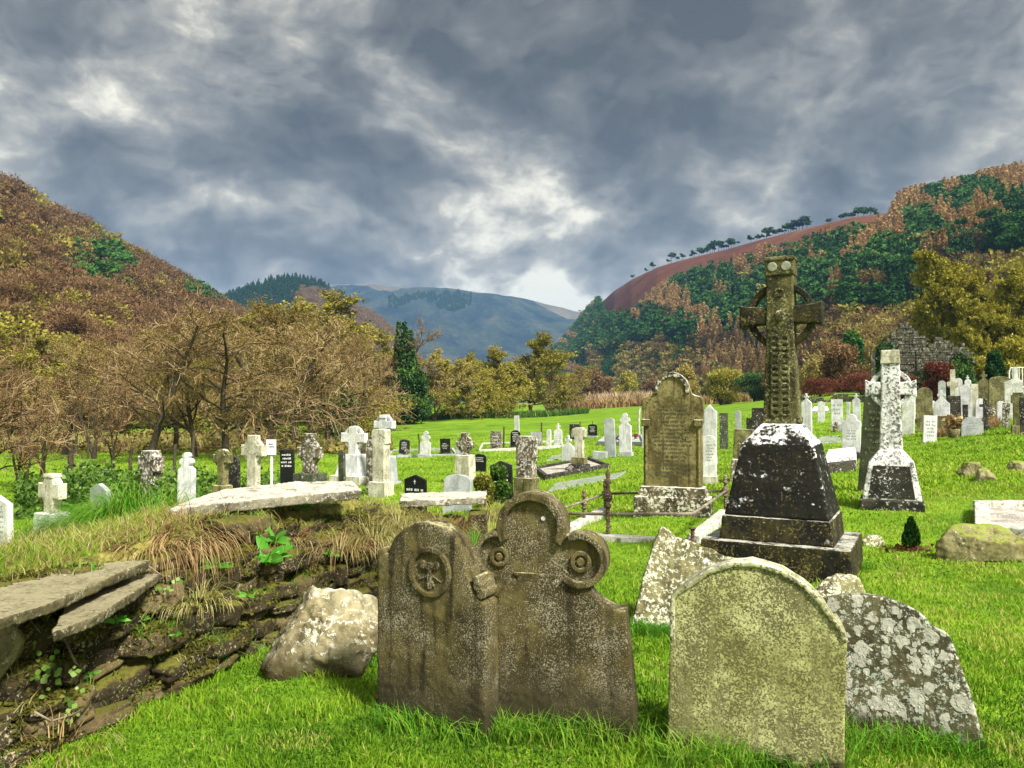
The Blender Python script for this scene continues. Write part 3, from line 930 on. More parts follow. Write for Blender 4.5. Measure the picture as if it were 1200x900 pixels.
plant_wood(HR, 'right', places, 200, {
    'pine': 'dark green pine among others on the right wooded hillside', 'spruce': 'narrow blue green spruce on the right wooded hillside', 'larch': 'tan autumn larch on the right wooded hillside',
    'autumn': 'rusty autumn broadleaf tree at the foot of the right hillside', 'olive': 'olive green broadleaf tree at the foot of the right hillside',
    'brown': 'bare brown tree at the foot of the right hillside', 'gold': 'golden thin leaved tree at the foot of the right hillside'}, 'trees on the right hillside',
    {'pine': 'pine_forest', 'spruce': 'spruce_forest', 'larch': 'larch_forest', 'autumn': 'autumn_woods', 'olive': 'olive_woods', 'brown': 'bare_woods', 'gold': 'golden_woods'})

# the row of wind-shaped pines along the heather ridge
def ridge_pine(r):
    parts = [tubes([([(0, 0, -.2), (.02, 0, .3), (.06, 0, .75)], [.03, .022, .01], .1, 4)])]
    for i in range(7):
        c = np.array([r.uniform(-.25, .45), r.uniform(-.3, .3), r.uniform(.55, .92)])
        m = 30
        p = c + rand_dirs(r, m) * np.array([.24, .22, .08]) * r.uniform(.4, 1, m)[:, None]
        parts.append(cards(r, p, .14, r.uniform(0, .5, m), 1.2))
        parts.append(tubes([([(.04, 0, .45), tuple(c)], [.012, .006], .1, 3)]))
    return join(parts)


RP = []
for _ in range(4):
    V, Q, T = ridge_pine(rng)
    me = np_mesh('ridge_pine', V, Q, T); me.materials.append(M['pine']); RP.append(me)
spots = [(741, .7), (758, .75), (766, .85), (784, .75), (787, 1.25), (794, .8), (801, .7), (810, .6), (814, .95), (820, 1.0), (823, .6), (826, .9), (829, .8), (833, 1.1), (836, .7), (846, .8), (852, .7), (858, .9), (888, .6), (896, .8), (903, .7), (910, .8), (918, .7), (925, .9), (931, .8), (938, .9), (838, 1.2), (843, 1.0), (849, .8), (855, 1.0), (861, 1.15),
         (881, .75), (892, .9), (899, 1.0), (907, .95), (914, .85), (921, 1.0), (928, 1.15), (935, 1.1), (942, 1.15), (947, 1.0), (972, .6), (987, .8), (993, .7), (1000, .85), (1007, .9), (1014, .8), (1022, .9), (1028, .7)]
for px_, sc in spots:
    t = np.interp(px_, [p[0] for p in rh], np.linspace(0, 1, len(rh)))
    x, y, z = (float(v[0]) for v in HR.pt(np.array([t]), np.array([1.0])))
    o = bpy.data.objects.new('ridge_pine', RP[int(rng.integers(4))]); COL.objects.link(o)
    h = 9.0 * sc * rng.uniform(.75, 1.2)
    o.location = (x, y, z - .5); o.scale = (h * .95, h * .95, h); o.rotation_euler = (0, 0, rng.uniform(-.5, .5))
    tag(o, 'small wind-bent pine silhouetted on the heather ridge against the sky', 'pine', 'pines along the heather ridge')

# left-hand brown wooded hill
places = []
N = 6000
T = rng.uniform(0, 1, N); S = rng.uniform(.0, 1.0, N)
hx, hy, hz = HL.pt(T, S); px = 600 + F * hx / hy; row = row_of_np(hy, hz)
_, _, dr_, db_, _ = HL.line(T)
area = hy * (dr_ - db_)
keep = rng.uniform(0, 1, N) < np.clip(area / np.percentile(area, 85), .12, 1)
n2 = fbm(px / 45, row / 30, 19, 3)


def near(a, b, ra, rb, p, r_): return ((p - a) / ra) ** 2 + ((r_ - b) / rb) ** 2 < 1


for i in np.nonzero(keep)[0]:
    if px[i] < -60 or px[i] > 470: continue
    p_, r_ = px[i], row[i] - 8
    kind = 'brown'; q = rng.uniform()
    if near(118, 318, 34, 28, p_, r_) or near(80, 370, 18, 8, p_, r_) or near(238, 345, 28, 16, p_, r_): kind = 'pine' if q < .85 else 'brown'
    elif near(45, 292, 50, 18, p_, r_) and q < .6: kind = 'gold' if q < .45 else 'olive'
    elif n2[i] > .66: kind = 'gold' if q < .3 else 'olive' if q < .6 else 'brown'
    elif q < .02: kind = 'olive'
    elif n2[i] < .36 and q < .4: kind = 'autumn'
    h = rng.uniform(7, 11)
    if S[i] > .96: h *= .55
    places.append((kind, hx[i], hy[i], hz[i] - .4, h, rng.uniform(1.0, 1.5)))
plant_wood(HL, 'left', places, 110, {
    'pine': 'dark green pine among bare trees on the left hillside', 'brown': 'bare brown tree in the wood on the left hillside', 'gold': 'golden thin leaved tree in the wood on the left hillside',
    'olive': 'olive green tree in the bare wood on the left hillside', 'autumn': 'rusty tree in the bare wood on the left hillside'}, 'trees on the left hillside',
    {'pine': 'pine_clumps_foliage', 'brown': 'brown_woods', 'gold': 'golden_hill_woods', 'olive': 'olive_hill_woods', 'autumn': 'rusty_woods'})

# wooded knoll in the middle distance
places = []
N = 3000
T = rng.uniform(.02, .98, N); S = rng.uniform(.25, 1.0, N)
hx, hy, hz = HM.pt(T, S); px = 600 + F * hx / hy; row = row_of_np(hy, hz)
for i in range(N):
    if px[i] < 240 or px[i] > 530: continue
    edge = np.interp(px[i], [240, 310, 350, 390, 400, 530], [470, 470, 338, 344, 356, 352])
    kind = 'spruce' if row[i] < edge else 'brown'
    if kind == 'brown' and rng.uniform() < .12: kind = 'autumn'
    places.append((kind, hx[i], hy[i], hz[i] - .5, rng.uniform(10, 15) if kind == 'spruce' else rng.uniform(7, 10), rng.uniform(1.1, 1.5)))
plant_wood(HM, 'mid', places, 0, {}, '', {'spruce': 'knoll_spruce_forest', 'brown': 'knoll_bare_woods', 'autumn': 'knoll_autumn_woods'})

# spruce plantation high on the far hill
places = []
for _ in range(1100):
    p_ = rng.uniform(455, 552); t = np.interp(p_, HF.p[:, 0], np.linspace(0, 1, len(HF.p)))
    s = rng.uniform(.55, .92)
    if s > .74 + .10 * (p_ - 455) / 97 + .03 * math.sin(p_ * .4) or s < .60 + .10 * math.sin(p_ / 21.) ** 2: continue
    x, y, z = (float(v[0]) for v in HF.pt(np.array([t]), np.array([s])))
    places.append(('spruce', x, y, z - .5, rng.uniform(9, 14), 1.6))
plant_wood(HF, 'far', places, 0, {}, '', {'spruce': 'far_plantation_forest'})


# --- near and middle trees: grown limb by limb
def grow_tree(r, H, spread=.5, limbs=9, base=.12, twig=.012, dens=1.0, droop=0.0, stems=1, lean=(0, 0), leaf=0, leaf_size=.12, upward=.5, trunk_r=None):
    trunk, twigs, tips = [], [], []
    tr = trunk_r or H * .0155

    def wob(p, d, L, n, amp, dr=0.0):
        pts = [p]; d = d / np.linalg.norm(d)
        for i in range(n):
            d = d + r.normal(size=3) * amp + np.array([0, 0, -dr * i / n + (.16 * (1 - abs(d[2])) if n == 9 else 0)]); d /= np.linalg.norm(d)
            pts.append(pts[-1] + d * L / n)
        return np.array(pts), d

    for s in range(stems):
        d0 = np.array([lean[0] + (r.uniform(-.2, .2) if stems > 1 else 0), lean[1] + (r.uniform(-.2, .2) if stems > 1 else 0), 1.])
        p0 = np.array([r.uniform(-.12, .12) * (stems > 1), r.uniform(-.12, .12) * (stems > 1), -.25])
        TP, _ = wob(p0, d0, H * .8, 9, .10)
        rad = np.linspace(1, .22, len(TP)) * tr / math.sqrt(stems) * 1.2
        rad[0] *= 1.35
        trunk.append((TP, rad, .2, 8))
        for k in range(int(limbs / stems) + 1):
            f = base + (1 - base) * ((k + r.uniform(0, .8)) / (limbs / stems))
            f = min(f, .99)
            j = f * (len(TP) - 1); i0 = min(int(j), len(TP) - 2)
            p = TP[i0] + (TP[i0 + 1] - TP[i0]) * (j - i0)
            a = r.uniform(0, 6.283)
            up_ = upward * r.uniform(.4, 1.5) + .5 * max(0, f - .6)
            L = H * spread * (1.05 - .62 * f) * r.uniform(.75, 1.2)
            P1, _ = wob(p, np.array([math.cos(a), math.sin(a), up_]), L, 6, .17, droop * .5)
            r1 = np.interp(j, range(len(rad)), rad) * .55
            trunk.append((P1, np.linspace(r1, r1 * .25, len(P1)), .2 + .2 * r.uniform(), 5))
            for _ in range(int(7 * dens)):
                q = r.uniform(.18, 1) * (len(P1) - 1); i1 = min(int(q), len(P1) - 2)
                p2 = P1[i1] + (P1[i1 + 1] - P1[i1]) * (q - i1)
                dd = rand_dirs(r, 1)[0] + (P1[-1] - P1[0]) / L * .9 + np.array([0, 0, upward * .6])
                L2 = L * r.uniform(.28, .55)
                P2, _ = wob(p2, dd, L2, 4, .22, droop)
                twigs.append((P2, np.linspace(twig * 2.2, twig * .9, len(P2)), r.uniform(.05, .7), 3))
                for _ in range(int(6 * dens)):
                    q = r.uniform(.15, 1) * (len(P2) - 1); i2 = min(int(q), len(P2) - 2)
                    p3 = P2[i2] + (P2[i2 + 1] - P2[i2]) * (q - i2)
                    dd = rand_dirs(r, 1)[0] + (P2[-1] - P2[0]) / L2 * .8 + np.array([0, 0, upward * .5])
                    P3, _ = wob(p3, dd, L2 * r.uniform(.3, .7), 3, .28, droop * 1.4)
                    twigs.append((P3, np.linspace(twig, twig * .5, len(P3)), r.uniform(.1, 1), 3))
                    tips.append(P3)
    V1, Q1, T1 = tubes(trunk)
    V2, Q2, T2 = tubes(twigs)
    lv = None
    if leaf:
        tips = np.concatenate(tips)
        k = r.integers(len(tips), size=leaf)
        p = tips[k] + r.normal(size=(leaf, 3)) * leaf_size * .9
        big = fbm(p[:, 0] * .9 + p[:, 1] * .7, p[:, 2] * .9, 3, 3)
        lv = cards(r, p, leaf_size, np.clip(big * .75 + r.uniform(-.12, .35, leaf), 0, 1), 1.3)
    return (V1, Q1, T1), (V2, Q2, T2), lv


def tree_meshes(name, r, bark, leafmat, twigmat='twig', **kw):
    (V1, Q1, T1), (V2, Q2, T2), lv = grow_tree(r, **kw)
    a = np_mesh('trunk', V1, Q1, T1, smooth=True); a.materials.append(M[bark])
    if lv:
        V, Q, T = join([(V2, Q2, T2), lv])
        mi = np.concatenate([np.zeros(len(Q2), int), np.ones(len(lv[1]), int)])
    else:
        V, Q, T, mi = V2, Q2, T2, None
    b = np_mesh('crown', V, Q, T, matidx=mi); b.materials.append(M[twigmat])
    if lv: b.materials.append(M[leafmat])
    return a, b


def put_tree(name, meshes, loc, sc, rz, label, cat='tree', group=None, ws=1.0):
    root = empty(name, loc, rz, label, cat, group)
    root.scale = (sc * ws, sc * ws, sc)
    for nm, me in zip(('trunk', 'crown'), meshes):
        o = bpy.data.objects.new(nm, me); COL.objects.link(o); o.parent = root
    return root


r7 = np.random.default_rng(77)
PROTO = {
    'bare': tree_meshes('bare', r7, 'bark', 'browntwig', H=9, spread=.40, limbs=17, base=.24, dens=1.25, upward=.95, twig=.010, leaf=5000, leaf_size=.05),
    'bare2': tree_meshes('bare2', r7, 'bark', 'browntwig', H=9, spread=.42, limbs=17, base=.2, dens=1.25, upward=.8, twig=.010, leaf=5500, leaf_size=.05, stems=2),
    'gold': tree_meshes('gold', r7, 'bark', 'goldtwig', H=9, spread=.42, limbs=18, base=.15, dens=1.3, upward=.95, twig=.009, leaf=17000, leaf_size=.06),
    'droop': tree_meshes('droop', r7, 'bark', 'goldtwig', H=9, spread=.48, limbs=19, base=.22, dens=1.35, upward=.6, droop=.5, twig=.012, leaf=4500, leaf_size=.055),
    'sapling': tree_meshes('sapling', r7, 'bark', 'browntwig', H=9, spread=.30, limbs=12, base=.18, dens=1.0, upward=.9, twig=.018, stems=3, leaf=4500, leaf_size=.06),
    'olive': tree_meshes('olive', r7, 'bark', 'olivetree', H=9, spread=.48, limbs=16, base=.12, dens=1.1, upward=.6, twig=.012, leaf=26000, leaf_size=.11),
    'olive2': tree_meshes('olive2', r7, 'bark', 'olivetree', H=9, spread=.55, limbs=18, base=.06, dens=1.1, upward=.45, twig=.012, leaf=26000, leaf_size=.11, stems=2),
    'willow': tree_meshes('willow', r7, 'barkpale', 'goldtwig', H=9, spread=.6, limbs=18, base=.05, dens=1.2, upward=.6, twig=.012, leaf=22000, leaf_size=.10, stems=3),
    'bush': tree_meshes('bush', r7, 'bark', 'browntwig', H=4, spread=.65, limbs=14, base=.02, dens=1.1, upward=.6, twig=.012, leaf=11000, leaf_size=.07, stems=4),
    'olivebush': tree_meshes('olivebush', r7, 'bark', 'olivetree', H=4, spread=.7, limbs=14, base=.02, dens=1.0, upward=.6, twig=.012, leaf=15000, leaf_size=.09, stems=4),
}


def tree_at(kind, px, base_row, top_row, name, label, y=None, ws=1.0, group=None, cat='tree'):
    p = at(px, base_row) if y is None else on_depth(px, y)
    y = p.y
    h = row_z(top_row, y) - p.z
    H = 4.0 if kind in ('bush', 'olivebush') else 9.0
    return put_tree(name, PROTO[kind], p, h / H / .95, r7.uniform(0, 6.28), label, cat, group, ws)

# ---------------------------------------------------------------- trees of the valley floor
L_ = 'bare hawthorn like tree'
tree_at('bare', 170, 548, 326, 'bare_tree', 'tall bare tree with dark trunk rising highest above the left thicket', ws=1.15)
tree_at('sapling', 30, 584, 425, 'young_tree', 'slim many stemmed young tree at the far left of the meadow edge', y=23)
tree_at('sapling', 50, 580, 432, 'young_tree', 'slim forked young tree beside the left edge thicket, right of its twin', y=24.5)
tree_at('sapling', 133, 557, 445, 'young_tree', 'thin dark stemmed young tree over the tilted dark slab')
tree_at('bare2', -14, 612, 380, 'old_tree', 'old tree whose thick dark trunk is cut by the left picture edge', y=18)
tree_at('droop', 263, 540, 350, 'thorn_tree', 'drooping twiggy tree above the mossy cross and dark round stone', ws=1.25)
tree_at('droop', 300, 534, 358, 'thorn_tree', 'drooping twiggy tree right behind the small white sign', ws=1.2)
tree_at('droop', 345, 528, 352, 'thorn_tree', 'drooping twiggy tree above the polished black headstone', ws=1.25)
tree_at('droop', 383, 524, 372, 'thorn_tree', 'drooping twiggy tree left of the white ringed cross', ws=1.15)
tree_at('gold', 228, 535, 372, 'golden_tree', 'golden leaved tree behind the tall white broken headstone', ws=1.05)
tree_at('gold', 318, 522, 350, 'golden_tree', 'pale golden tree, fullest crown in the middle of the left thicket', ws=1.15)
tree_at('bare2', 112, 538, 400, 'bare_tree', 'bare tree leaning in the thicket left of the tallest one', ws=1.3)
tree_at('gold', 75, 533, 395, 'golden_tree', 'golden tree in the thicket near the left edge', ws=1.1)
tree_at('bare', 205, 528, 385, 'bare_tree', 'bare tree close to the right of the tallest one', ws=1.2)
tree_at('bare2', 412, 512, 380, 'bare_tree', 'bare brown tree at the right end of the left thicket', ws=1.0)
tree_at('bare', 385, 505, 352, 'bare_tree', 'tall bare brown tree behind the right end of the left thicket', ws=1.3)
G_ = 'trees at the back of the left thicket'
for k, (px_, top_, y_, kd) in enumerate(((-40, 400, 75, 'gold'), (10, 388, 70, 'bare'), (45, 396, 78, 'olive'), (85, 402, 82, 'bare2'), (125, 398, 76, 'gold'), (150, 388, 88, 'bare'), (190, 392, 84, 'olive'), (222, 375, 90, 'bare2'),
                                         (250, 366, 86, 'gold'), (285, 366, 95, 'olive'), (315, 362, 100, 'gold'), (340, 350, 110, 'olive'), (365, 356, 92, 'bare'), (390, 366, 105, 'olive'), (412, 392, 98, 'gold'), (424, 388, 150, 'olive'),
                                         (20, 440, 60, 'bush'), (62, 436, 62, 'olivebush'), (104, 440, 60, 'bush'), (143, 440, 64, 'bush'), (190, 438, 66, 'bush'), (236, 436, 66, 'olivebush'), (282, 436, 68, 'bush'), (322, 430, 72, 'bush'), (365, 432, 72, 'bush'), (400, 442, 76, 'olivebush'), (428, 452, 85, 'bush'))):
    nm = {'bare': 'bare_tree', 'bare2': 'bare_tree', 'gold': 'golden_tree', 'olive': 'olive_tree', 'bush': 'twiggy_bush', 'olivebush': 'olive_bush'}[kd]
    lab = {'bare': 'bare brown tree in the back row of the left thicket', 'bare2': 'bare brown tree in the back row of the left thicket', 'gold': 'golden thin leaved tree in the back row of the left thicket',
           'olive': 'olive green tree in the back row of the left thicket', 'bush': 'low brown twiggy bush at the back of the left thicket', 'olivebush': 'low olive bush at the back of the left thicket'}[kd]
    tree_at(kd, px_, 500, top_, nm, lab, y=y_, ws=1.5, group=G_ + ' (' + nm.replace('_', ' ') + ')', cat='bush' if 'bush' in nm else 'tree')
PALE = tree_meshes('pale', r7, 'barkpale', 'redleaf', H=9, spread=.5, limbs=10, base=.35, dens=.9, upward=.2, twig=.02, leaf=900, leaf_size=.13)
p = on_depth(90, 42); put_tree('pale_tree', PALE, p, (row_z(432, 42) - p.z) / 8.6, 1.0, 'small pale barked tree with reddish twigs in the left thicket', 'tree')
for px_, b_, t_, kd, lab, ws in (
        (510, 493, 415, 'willow', 'willow with pale stems right of the ivy clad tree', 1.3), (553, 491, 412, 'olive2', 'broad olive tree in the middle of the valley, left of two more', 1.4),
        (590, 487, 408, 'olive', 'round olive tree standing in the middle of the valley', 1.3), (622, 486, 396, 'olive', 'tallest olive tree of the valley floor with a dark trunk', 1.35),
        (648, 482, 424, 'willow', 'pale golden willow at the right end of the valley trees', 1.4), (575, 489, 438, 'olivebush', 'low olive bush between the valley trees', 1.2),
        (536, 490, 432, 'olive2', 'low spreading olive tree beside the pale stemmed willow', 1.4)):
    tree_at(kd, px_, b_, t_, 'valley_tree', lab, ws=ws)


def ivy_tree():
    y = 98.0; p = on_depth(466, y); h = row_z(362, y) - p.z
    root = put_tree('ivy_clad_tree', PROTO['bare'], p, h / 8.7, 2.0, 'tall tree wrapped in dark ivy at the end of the left thicket', ws=.9)
    s = root.scale[2]
    r = np.random.default_rng(3); parts = []
    for cx, z0, z1, w in ((-.25, .2, 5.6, 1.15), (.9, 1, 7.0, .75), (-.9, 3.0, 6.3, .6), (.3, .2, 3.6, 1.6), (1.6, .1, 2.6, 1.3)):
        w *= 1.35; z1 *= 1.12; m = int(1100 * w)
        z = r.uniform(z0, z1, m); a = r.uniform(0, 6.28, m)
        q = w * (.55 + .45 * fbm(z * 1.4 + cx * 5, a, 7, 2)) * r.uniform(.5, 1, m) ** .4 * (1 - .5 * ((z - z0) / (z1 - z0)) ** 3)
        c = np.stack([cx + np.cos(a) * q, np.sin(a) * q - .6, z], 1)
        parts.append(cards(r, c, .20, np.clip(r.uniform(0, .8, m), 0, 1), 1.2))
    V, Q, T = join(parts)
    link('ivy', np_mesh('ivy', V, Q, T), M['ivy'], root)


ivy_tree()


def evergreen(name, px, base_row, top_row, w, label, y=None, mat='ivy', cat='bush', squash=1.0):
    p = at(px, base_row) if y is None else on_depth(px, y)
    h = row_z(top_row, p.y) - p.z
    r = np.random.default_rng(int(px * 7 + top_row)); parts = []
    wm = w * p.y / F / 2
    for i in range(20):
        z = r.uniform(.15, .85); rad = wm * math.sqrt(max(.05, 1 - (2 * z - .9) ** 2)) * r.uniform(.2, .75); a = r.uniform(0, 6.28)
        c = np.array([math.cos(a) * rad, math.sin(a) * rad, z * h]); m = 420
        q = rand_dirs(r, m)
        pt = c + q * np.array([wm * .4, wm * .4, h * .2]) * r.uniform(.5, 1.05, m)[:, None]
        pt[:, 2] = np.maximum(pt[:, 2], .02)
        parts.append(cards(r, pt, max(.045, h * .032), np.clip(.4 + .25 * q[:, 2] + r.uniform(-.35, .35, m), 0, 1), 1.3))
    root = empty(name, p, 0, label, cat)
    st = MB()
    for i in range(4):
        a = r.uniform(0, 6.28)
        st.tube([(0, 0, -.15), (math.cos(a) * wm * .2, math.sin(a) * wm * .2, h * .4), (math.cos(a) * wm * .5, math.sin(a) * wm * .5, h * .75)], [h * .03, h * .02, h * .006], 5)
    st.build('stem', M['bark'], root)
    V, Q, T = join(parts)
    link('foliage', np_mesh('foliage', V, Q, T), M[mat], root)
    return root


evergreen('holly_bush', 482, 492, 432, 52, 'large dark holly bush at the foot of the ivy clad tree', y=94)
evergreen('yew_bush', 397, 514, 452, 48, 'dark yew bush behind the white ringed cross', y=55)
evergreen('holly_bush', 455, 494, 462, 40, 'small dark holly bush left of the larger one under the ivy clad tree', y=92)
# shrubs at the foot of the right hill
SH = ((668, 474, 438, 34, 'goldtwig', 'golden bush next to the valley trees, left of the pale reeds'), (700, 470, 432, 40, 'browntwig', 'brown bush behind the left part of the pale reed bed'), (735, 470, 436, 40, 'olivetree', 'olive bush behind the middle of the pale reed bed'),
      (772, 470, 436, 38, 'browntwig', 'brown bush behind the gothic headstone'), (845, 470, 432, 56, 'olivetree', 'broad olive bush behind the grassy rise, left of the tall cross'), (884, 468, 436, 50, 'ivy', 'dark green bush left of the tall cross shaft'),
      (800, 472, 428, 46, 'goldtwig', 'golden bush on the right of the gothic headstone top'), (990, 466, 396, 62, 'browntwig', 'large round tan brown bush right of the tall cross'), (952, 468, 418, 44, 'goldtwig', 'golden bush touching the tall cross shaft on its right'),
      (1030, 466, 408, 34, 'olivetree', 'olive bush left of the ruined gable'), (915, 466, 424, 44, 'browntwig', 'brown bush hidden by the tall cross shaft'))
for px_, b_, t_, w_, mt, lab in SH:
    evergreen('shrub', px_, b_, t_, w_, lab, y=float(np.interp(px_, [660, 760, 800, 950, 1100], [235, 235, 120, 100, 95])), mat=mt)
evergreen('holly_bush', 1000, 466, 385, 30, 'dark evergreen shrub above the tan brown bush', y=118, mat='pine')
# big autumn trees on the right
BIG = tree_meshes('big', r7, 'bark', 'yellowleaf', H=12, spread=.46, limbs=22, base=.14, dens=1.1, upward=.55, twig=.02, leaf=60000, leaf_size=.15, trunk_r=.3)
BIG2 = tree_meshes('big2', r7, 'bark', 'yellowleaf', H=12, spread=.48, limbs=20, base=.12, dens=1.1, upward=.45, twig=.022, leaf=40000, leaf_size=.15, trunk_r=.28)
for px_, t_, y_, me, lab, ws in ((1128, 298, 84, BIG, 'big yellow green autumn tree towering over the ruin', .88), (1200, 312, 78, BIG2, 'large yellow green tree cut by the right picture edge', .95), (1168, 352, 70, BIG, 'smaller yellow green tree between two larger ones above the ruin', .9),
                                 (1262, 330, 74, BIG, 'yellow green tree mostly outside the right picture edge', 1.3)):
    p = on_depth(px_, y_)
    put_tree('autumn_tree', me, p, (row_z(t_, y_) - p.z) / 11.2, r7.uniform(0, 6), lab, 'tree', ws=ws)
for px_, t_, w_, y_, mt, lab in ((1140, 410, 50, 62, 'yellowleaf', 'yellow green bush right of the ruin'), (1185, 396, 60, 62, 'yellowleaf', 'yellow green bush at the right edge over the graves'), (1166, 412, 22, 60, 'pine', 'narrow dark evergreen between the yellow bushes'),
                                 (1122, 424, 46, 58, 'ivy', 'low dark hedge bush under the ruin')):
    evergreen('shrub', px_, 450, t_, w_, lab, y=y_, mat=mt)
for px_, t_, w_, y_, lab in ((962, 442, 50, 74, 'red brown bracken clump right of the tall cross shaft'), (1010, 436, 66, 74, 'wide red brown bracken clump left of the white cross head'), (1098, 424, 40, 58, 'red brown bracken clump below the ruin wall'), (1060, 440, 40, 60, 'red brown bracken clump behind the white cross head')):
    evergreen('bracken', px_, 462, t_, w_, lab, y=y_, mat='bracken', cat='bracken')


# ---------------------------------------------------------------- grass, reeds and rough growth
def blades(x, y, z, h, w, tint, lean, r, seg2=True):
    n = len(x)
    a = r.uniform(0, 6.283, n); dx, dy = np.cos(a), np.sin(a)
    la = r.uniform(0, 6.283, n); lx, ly = np.cos(la) * lean, np.sin(la) * lean
    b = np.stack([x, y, z], 1)
    s = np.stack([dx, dy, np.zeros(n)], 1) * (w * .5)[:, None]
    mid = b + np.stack([lx * .35 * h, ly * .35 * h, .58 * h], 1)
    tip = b + np.stack([lx * h, ly * h, h * (1 - .35 * np.minimum(lean, 1.4) ** 2 * .5)], 1)
    V = np.stack([b - s, b + s, mid + s * .75, mid - s * .75, tip], 1).reshape(-1, 3)
    o = np.arange(n)[:, None] * 5
    T = np.concatenate([o + [0, 1, 2], o + [0, 2, 3], o + [3, 2, 4]], 1).reshape(-1, 3)
    return V, T, np.repeat(tint, 5)


def lawn(name, n, y0, y1, power, umax, hf, wf, mat, keep=None, seed=1, tint_shift=0.0):
    r = np.random.default_rng(seed)
    q = r.uniform(0, 1, n); e = 1 - power
    y = (y0 ** e + q * (y1 ** e - y0 ** e)) ** (1 / e)
    x = r.uniform(-umax, umax, n) * y
    s, top = wall_sd(x, y)
    ok = ~((s > .03) & (top > .02) & (s < 6))
    if keep is not None: ok &= keep(x, y, r)
    x, y = x[ok], y[ok]
    z = g(x, y) - .006
    c1, c2, c3 = fbm(x * 1.1, y * 1.1, 14, 3), fbm(x * 4.5, y * 4.5, 15, 3), fbm(x * .22, y * .22, 16, 2)
    m = len(x)
    h = hf(y) * (.25 + 1.5 * c2 ** 1.3) * r.uniform(.55, 1.45, m)
    c4 = fbm(x * 2.2 + 9, y * 2.2, 18, 2)
    tint = np.clip(.47 + .75 * (c1 - .5) + .70 * (c2 - .5) + .5 * (c3 - .5) + r.normal(0, .13, m) + tint_shift, 0, .85)
    tint = np.where((c4 > .66) & (r.uniform(0, 1, m) < .35), r.uniform(.75, 1, m), tint)
    tint = np.where(r.uniform(0, 1, m) < .025, 1.0, tint)
    V, T, t = blades(x, y, z, h, wf(y) * r.uniform(.7, 1.3, m), tint, r.uniform(.1, 1.0, m), r)
    return tag(link(name, np_mesh(name, V, T, tint=t), M[mat]), kind='stuff')


lawn('grass', 300000, 2.2, 12.5, 1.35, .92, lambda y: .045 + 0 * y, lambda y: .0035 + .0009 * y, 'grass', seed=4)
def lawn_weeds(r, n):
    y = r.uniform(2.6, 9, n); x = r.uniform(-.7, .8, n) * y
    k = (vnoise(x * 1.4, y * 1.4, 44) > .62) & (wall_sd(x, y)[0] < 0)
    return x[k], y[k]


lawn('meadow_grass', 170000, 12, 62, 1.5, .95, lambda y: .055 + .0005 * y, lambda y: .010 + .0011 * y, 'farmeadow', seed=5)


def tufts_stuff(name, n, fn, mat, h0, w0, seed, lean=(.1, .7)):
    r = np.random.default_rng(seed)
    x, y = fn(r, n)
    m = len(x); k = fbm(x * .8, y * .8, seed, 3)
    V, T, t = blades(x, y, g(x, y) - .02, h0 * (.4 + 1.1 * k) * r.uniform(.5, 1.3, m), w0 * r.uniform(.6, 1.4, m), np.clip(k * .9 + r.normal(0, .16, m), 0, 1), r.uniform(*lean, m), r)
    return tag(link(name, np_mesh(name, V, T, tint=t), M[mat]), kind='stuff')


def strip(a, b, y0, y1):
    def f(r, n):
        px_ = r.uniform(a, b, n); y = r.uniform(y0, y1, n)
        return (px_ - 600) / F * y, y
    return f


tufts_stuff('rough_grass', 9000, strip(440, 690, 112, 124), 'bramble', .8, .12, 61)
tufts_stuff('rough_grass', 7000, strip(-60, 460, 48, 56), 'palegrass', .6, .06, 62)
tufts_stuff('reeds', 9000, strip(690, 766, 175, 215), 'reed', 2.6, .35, 63)
tufts_stuff('dry_undergrowth', 9000, strip(640, 960, 150, 170), 'deadgrass', 1.6, .3, 64)
tufts_stuff('weeds', 4000, strip(1085, 1170, 27.5, 31), 'deadgrass', .28, .03, 65)


def ground_leaves(name, n, fn, mat, size, hgt, seed):
    r = np.random.default_rng(seed)
    x, y = fn(r, n)
    k = fbm(x * .55, y * .55, seed, 3); ok = k > .40
    x, y, k = x[ok], y[ok], k[ok]
    m = len(x); z = g(x, y) + r.uniform(0, 1, m) * hgt * np.clip((k - .38) * 4, .1, 1.3)
    V, Q, t = cards(r, np.stack([x, y, z], 1), size, np.clip(r.uniform(0, 1, m) * .8 + (z - g(x, y)) * .4, 0, 1), 1.2)
    return tag(link(name, np_mesh(name, V, Q, t), M[mat]), kind='stuff')


ground_leaves('clover_and_moss', 26000, lawn_weeds, 'moss2', .016, .03, 74)
ground_leaves('brambles', 16000, strip(20, 330, 17, 27), 'bramble', .10, .75, 71)
ground_leaves('ground_ivy', 7000, strip(150, 260, 11, 15), 'bramble', .075, .40, 72)
ground_leaves('thicket_litter', 9000, strip(-40, 460, 42, 60), 'autumn', .22, .7, 73)

# ---------------------------------------------------------------- gravestones
def arc(cx, cz, rx, rz, a0, a1, n=14):
    return [(cx + rx * math.cos(R(a0 + (a1 - a0) * i / n)), cz + rz * math.sin(R(a0 + (a1 - a0) * i / n))) for i in range(n + 1)]


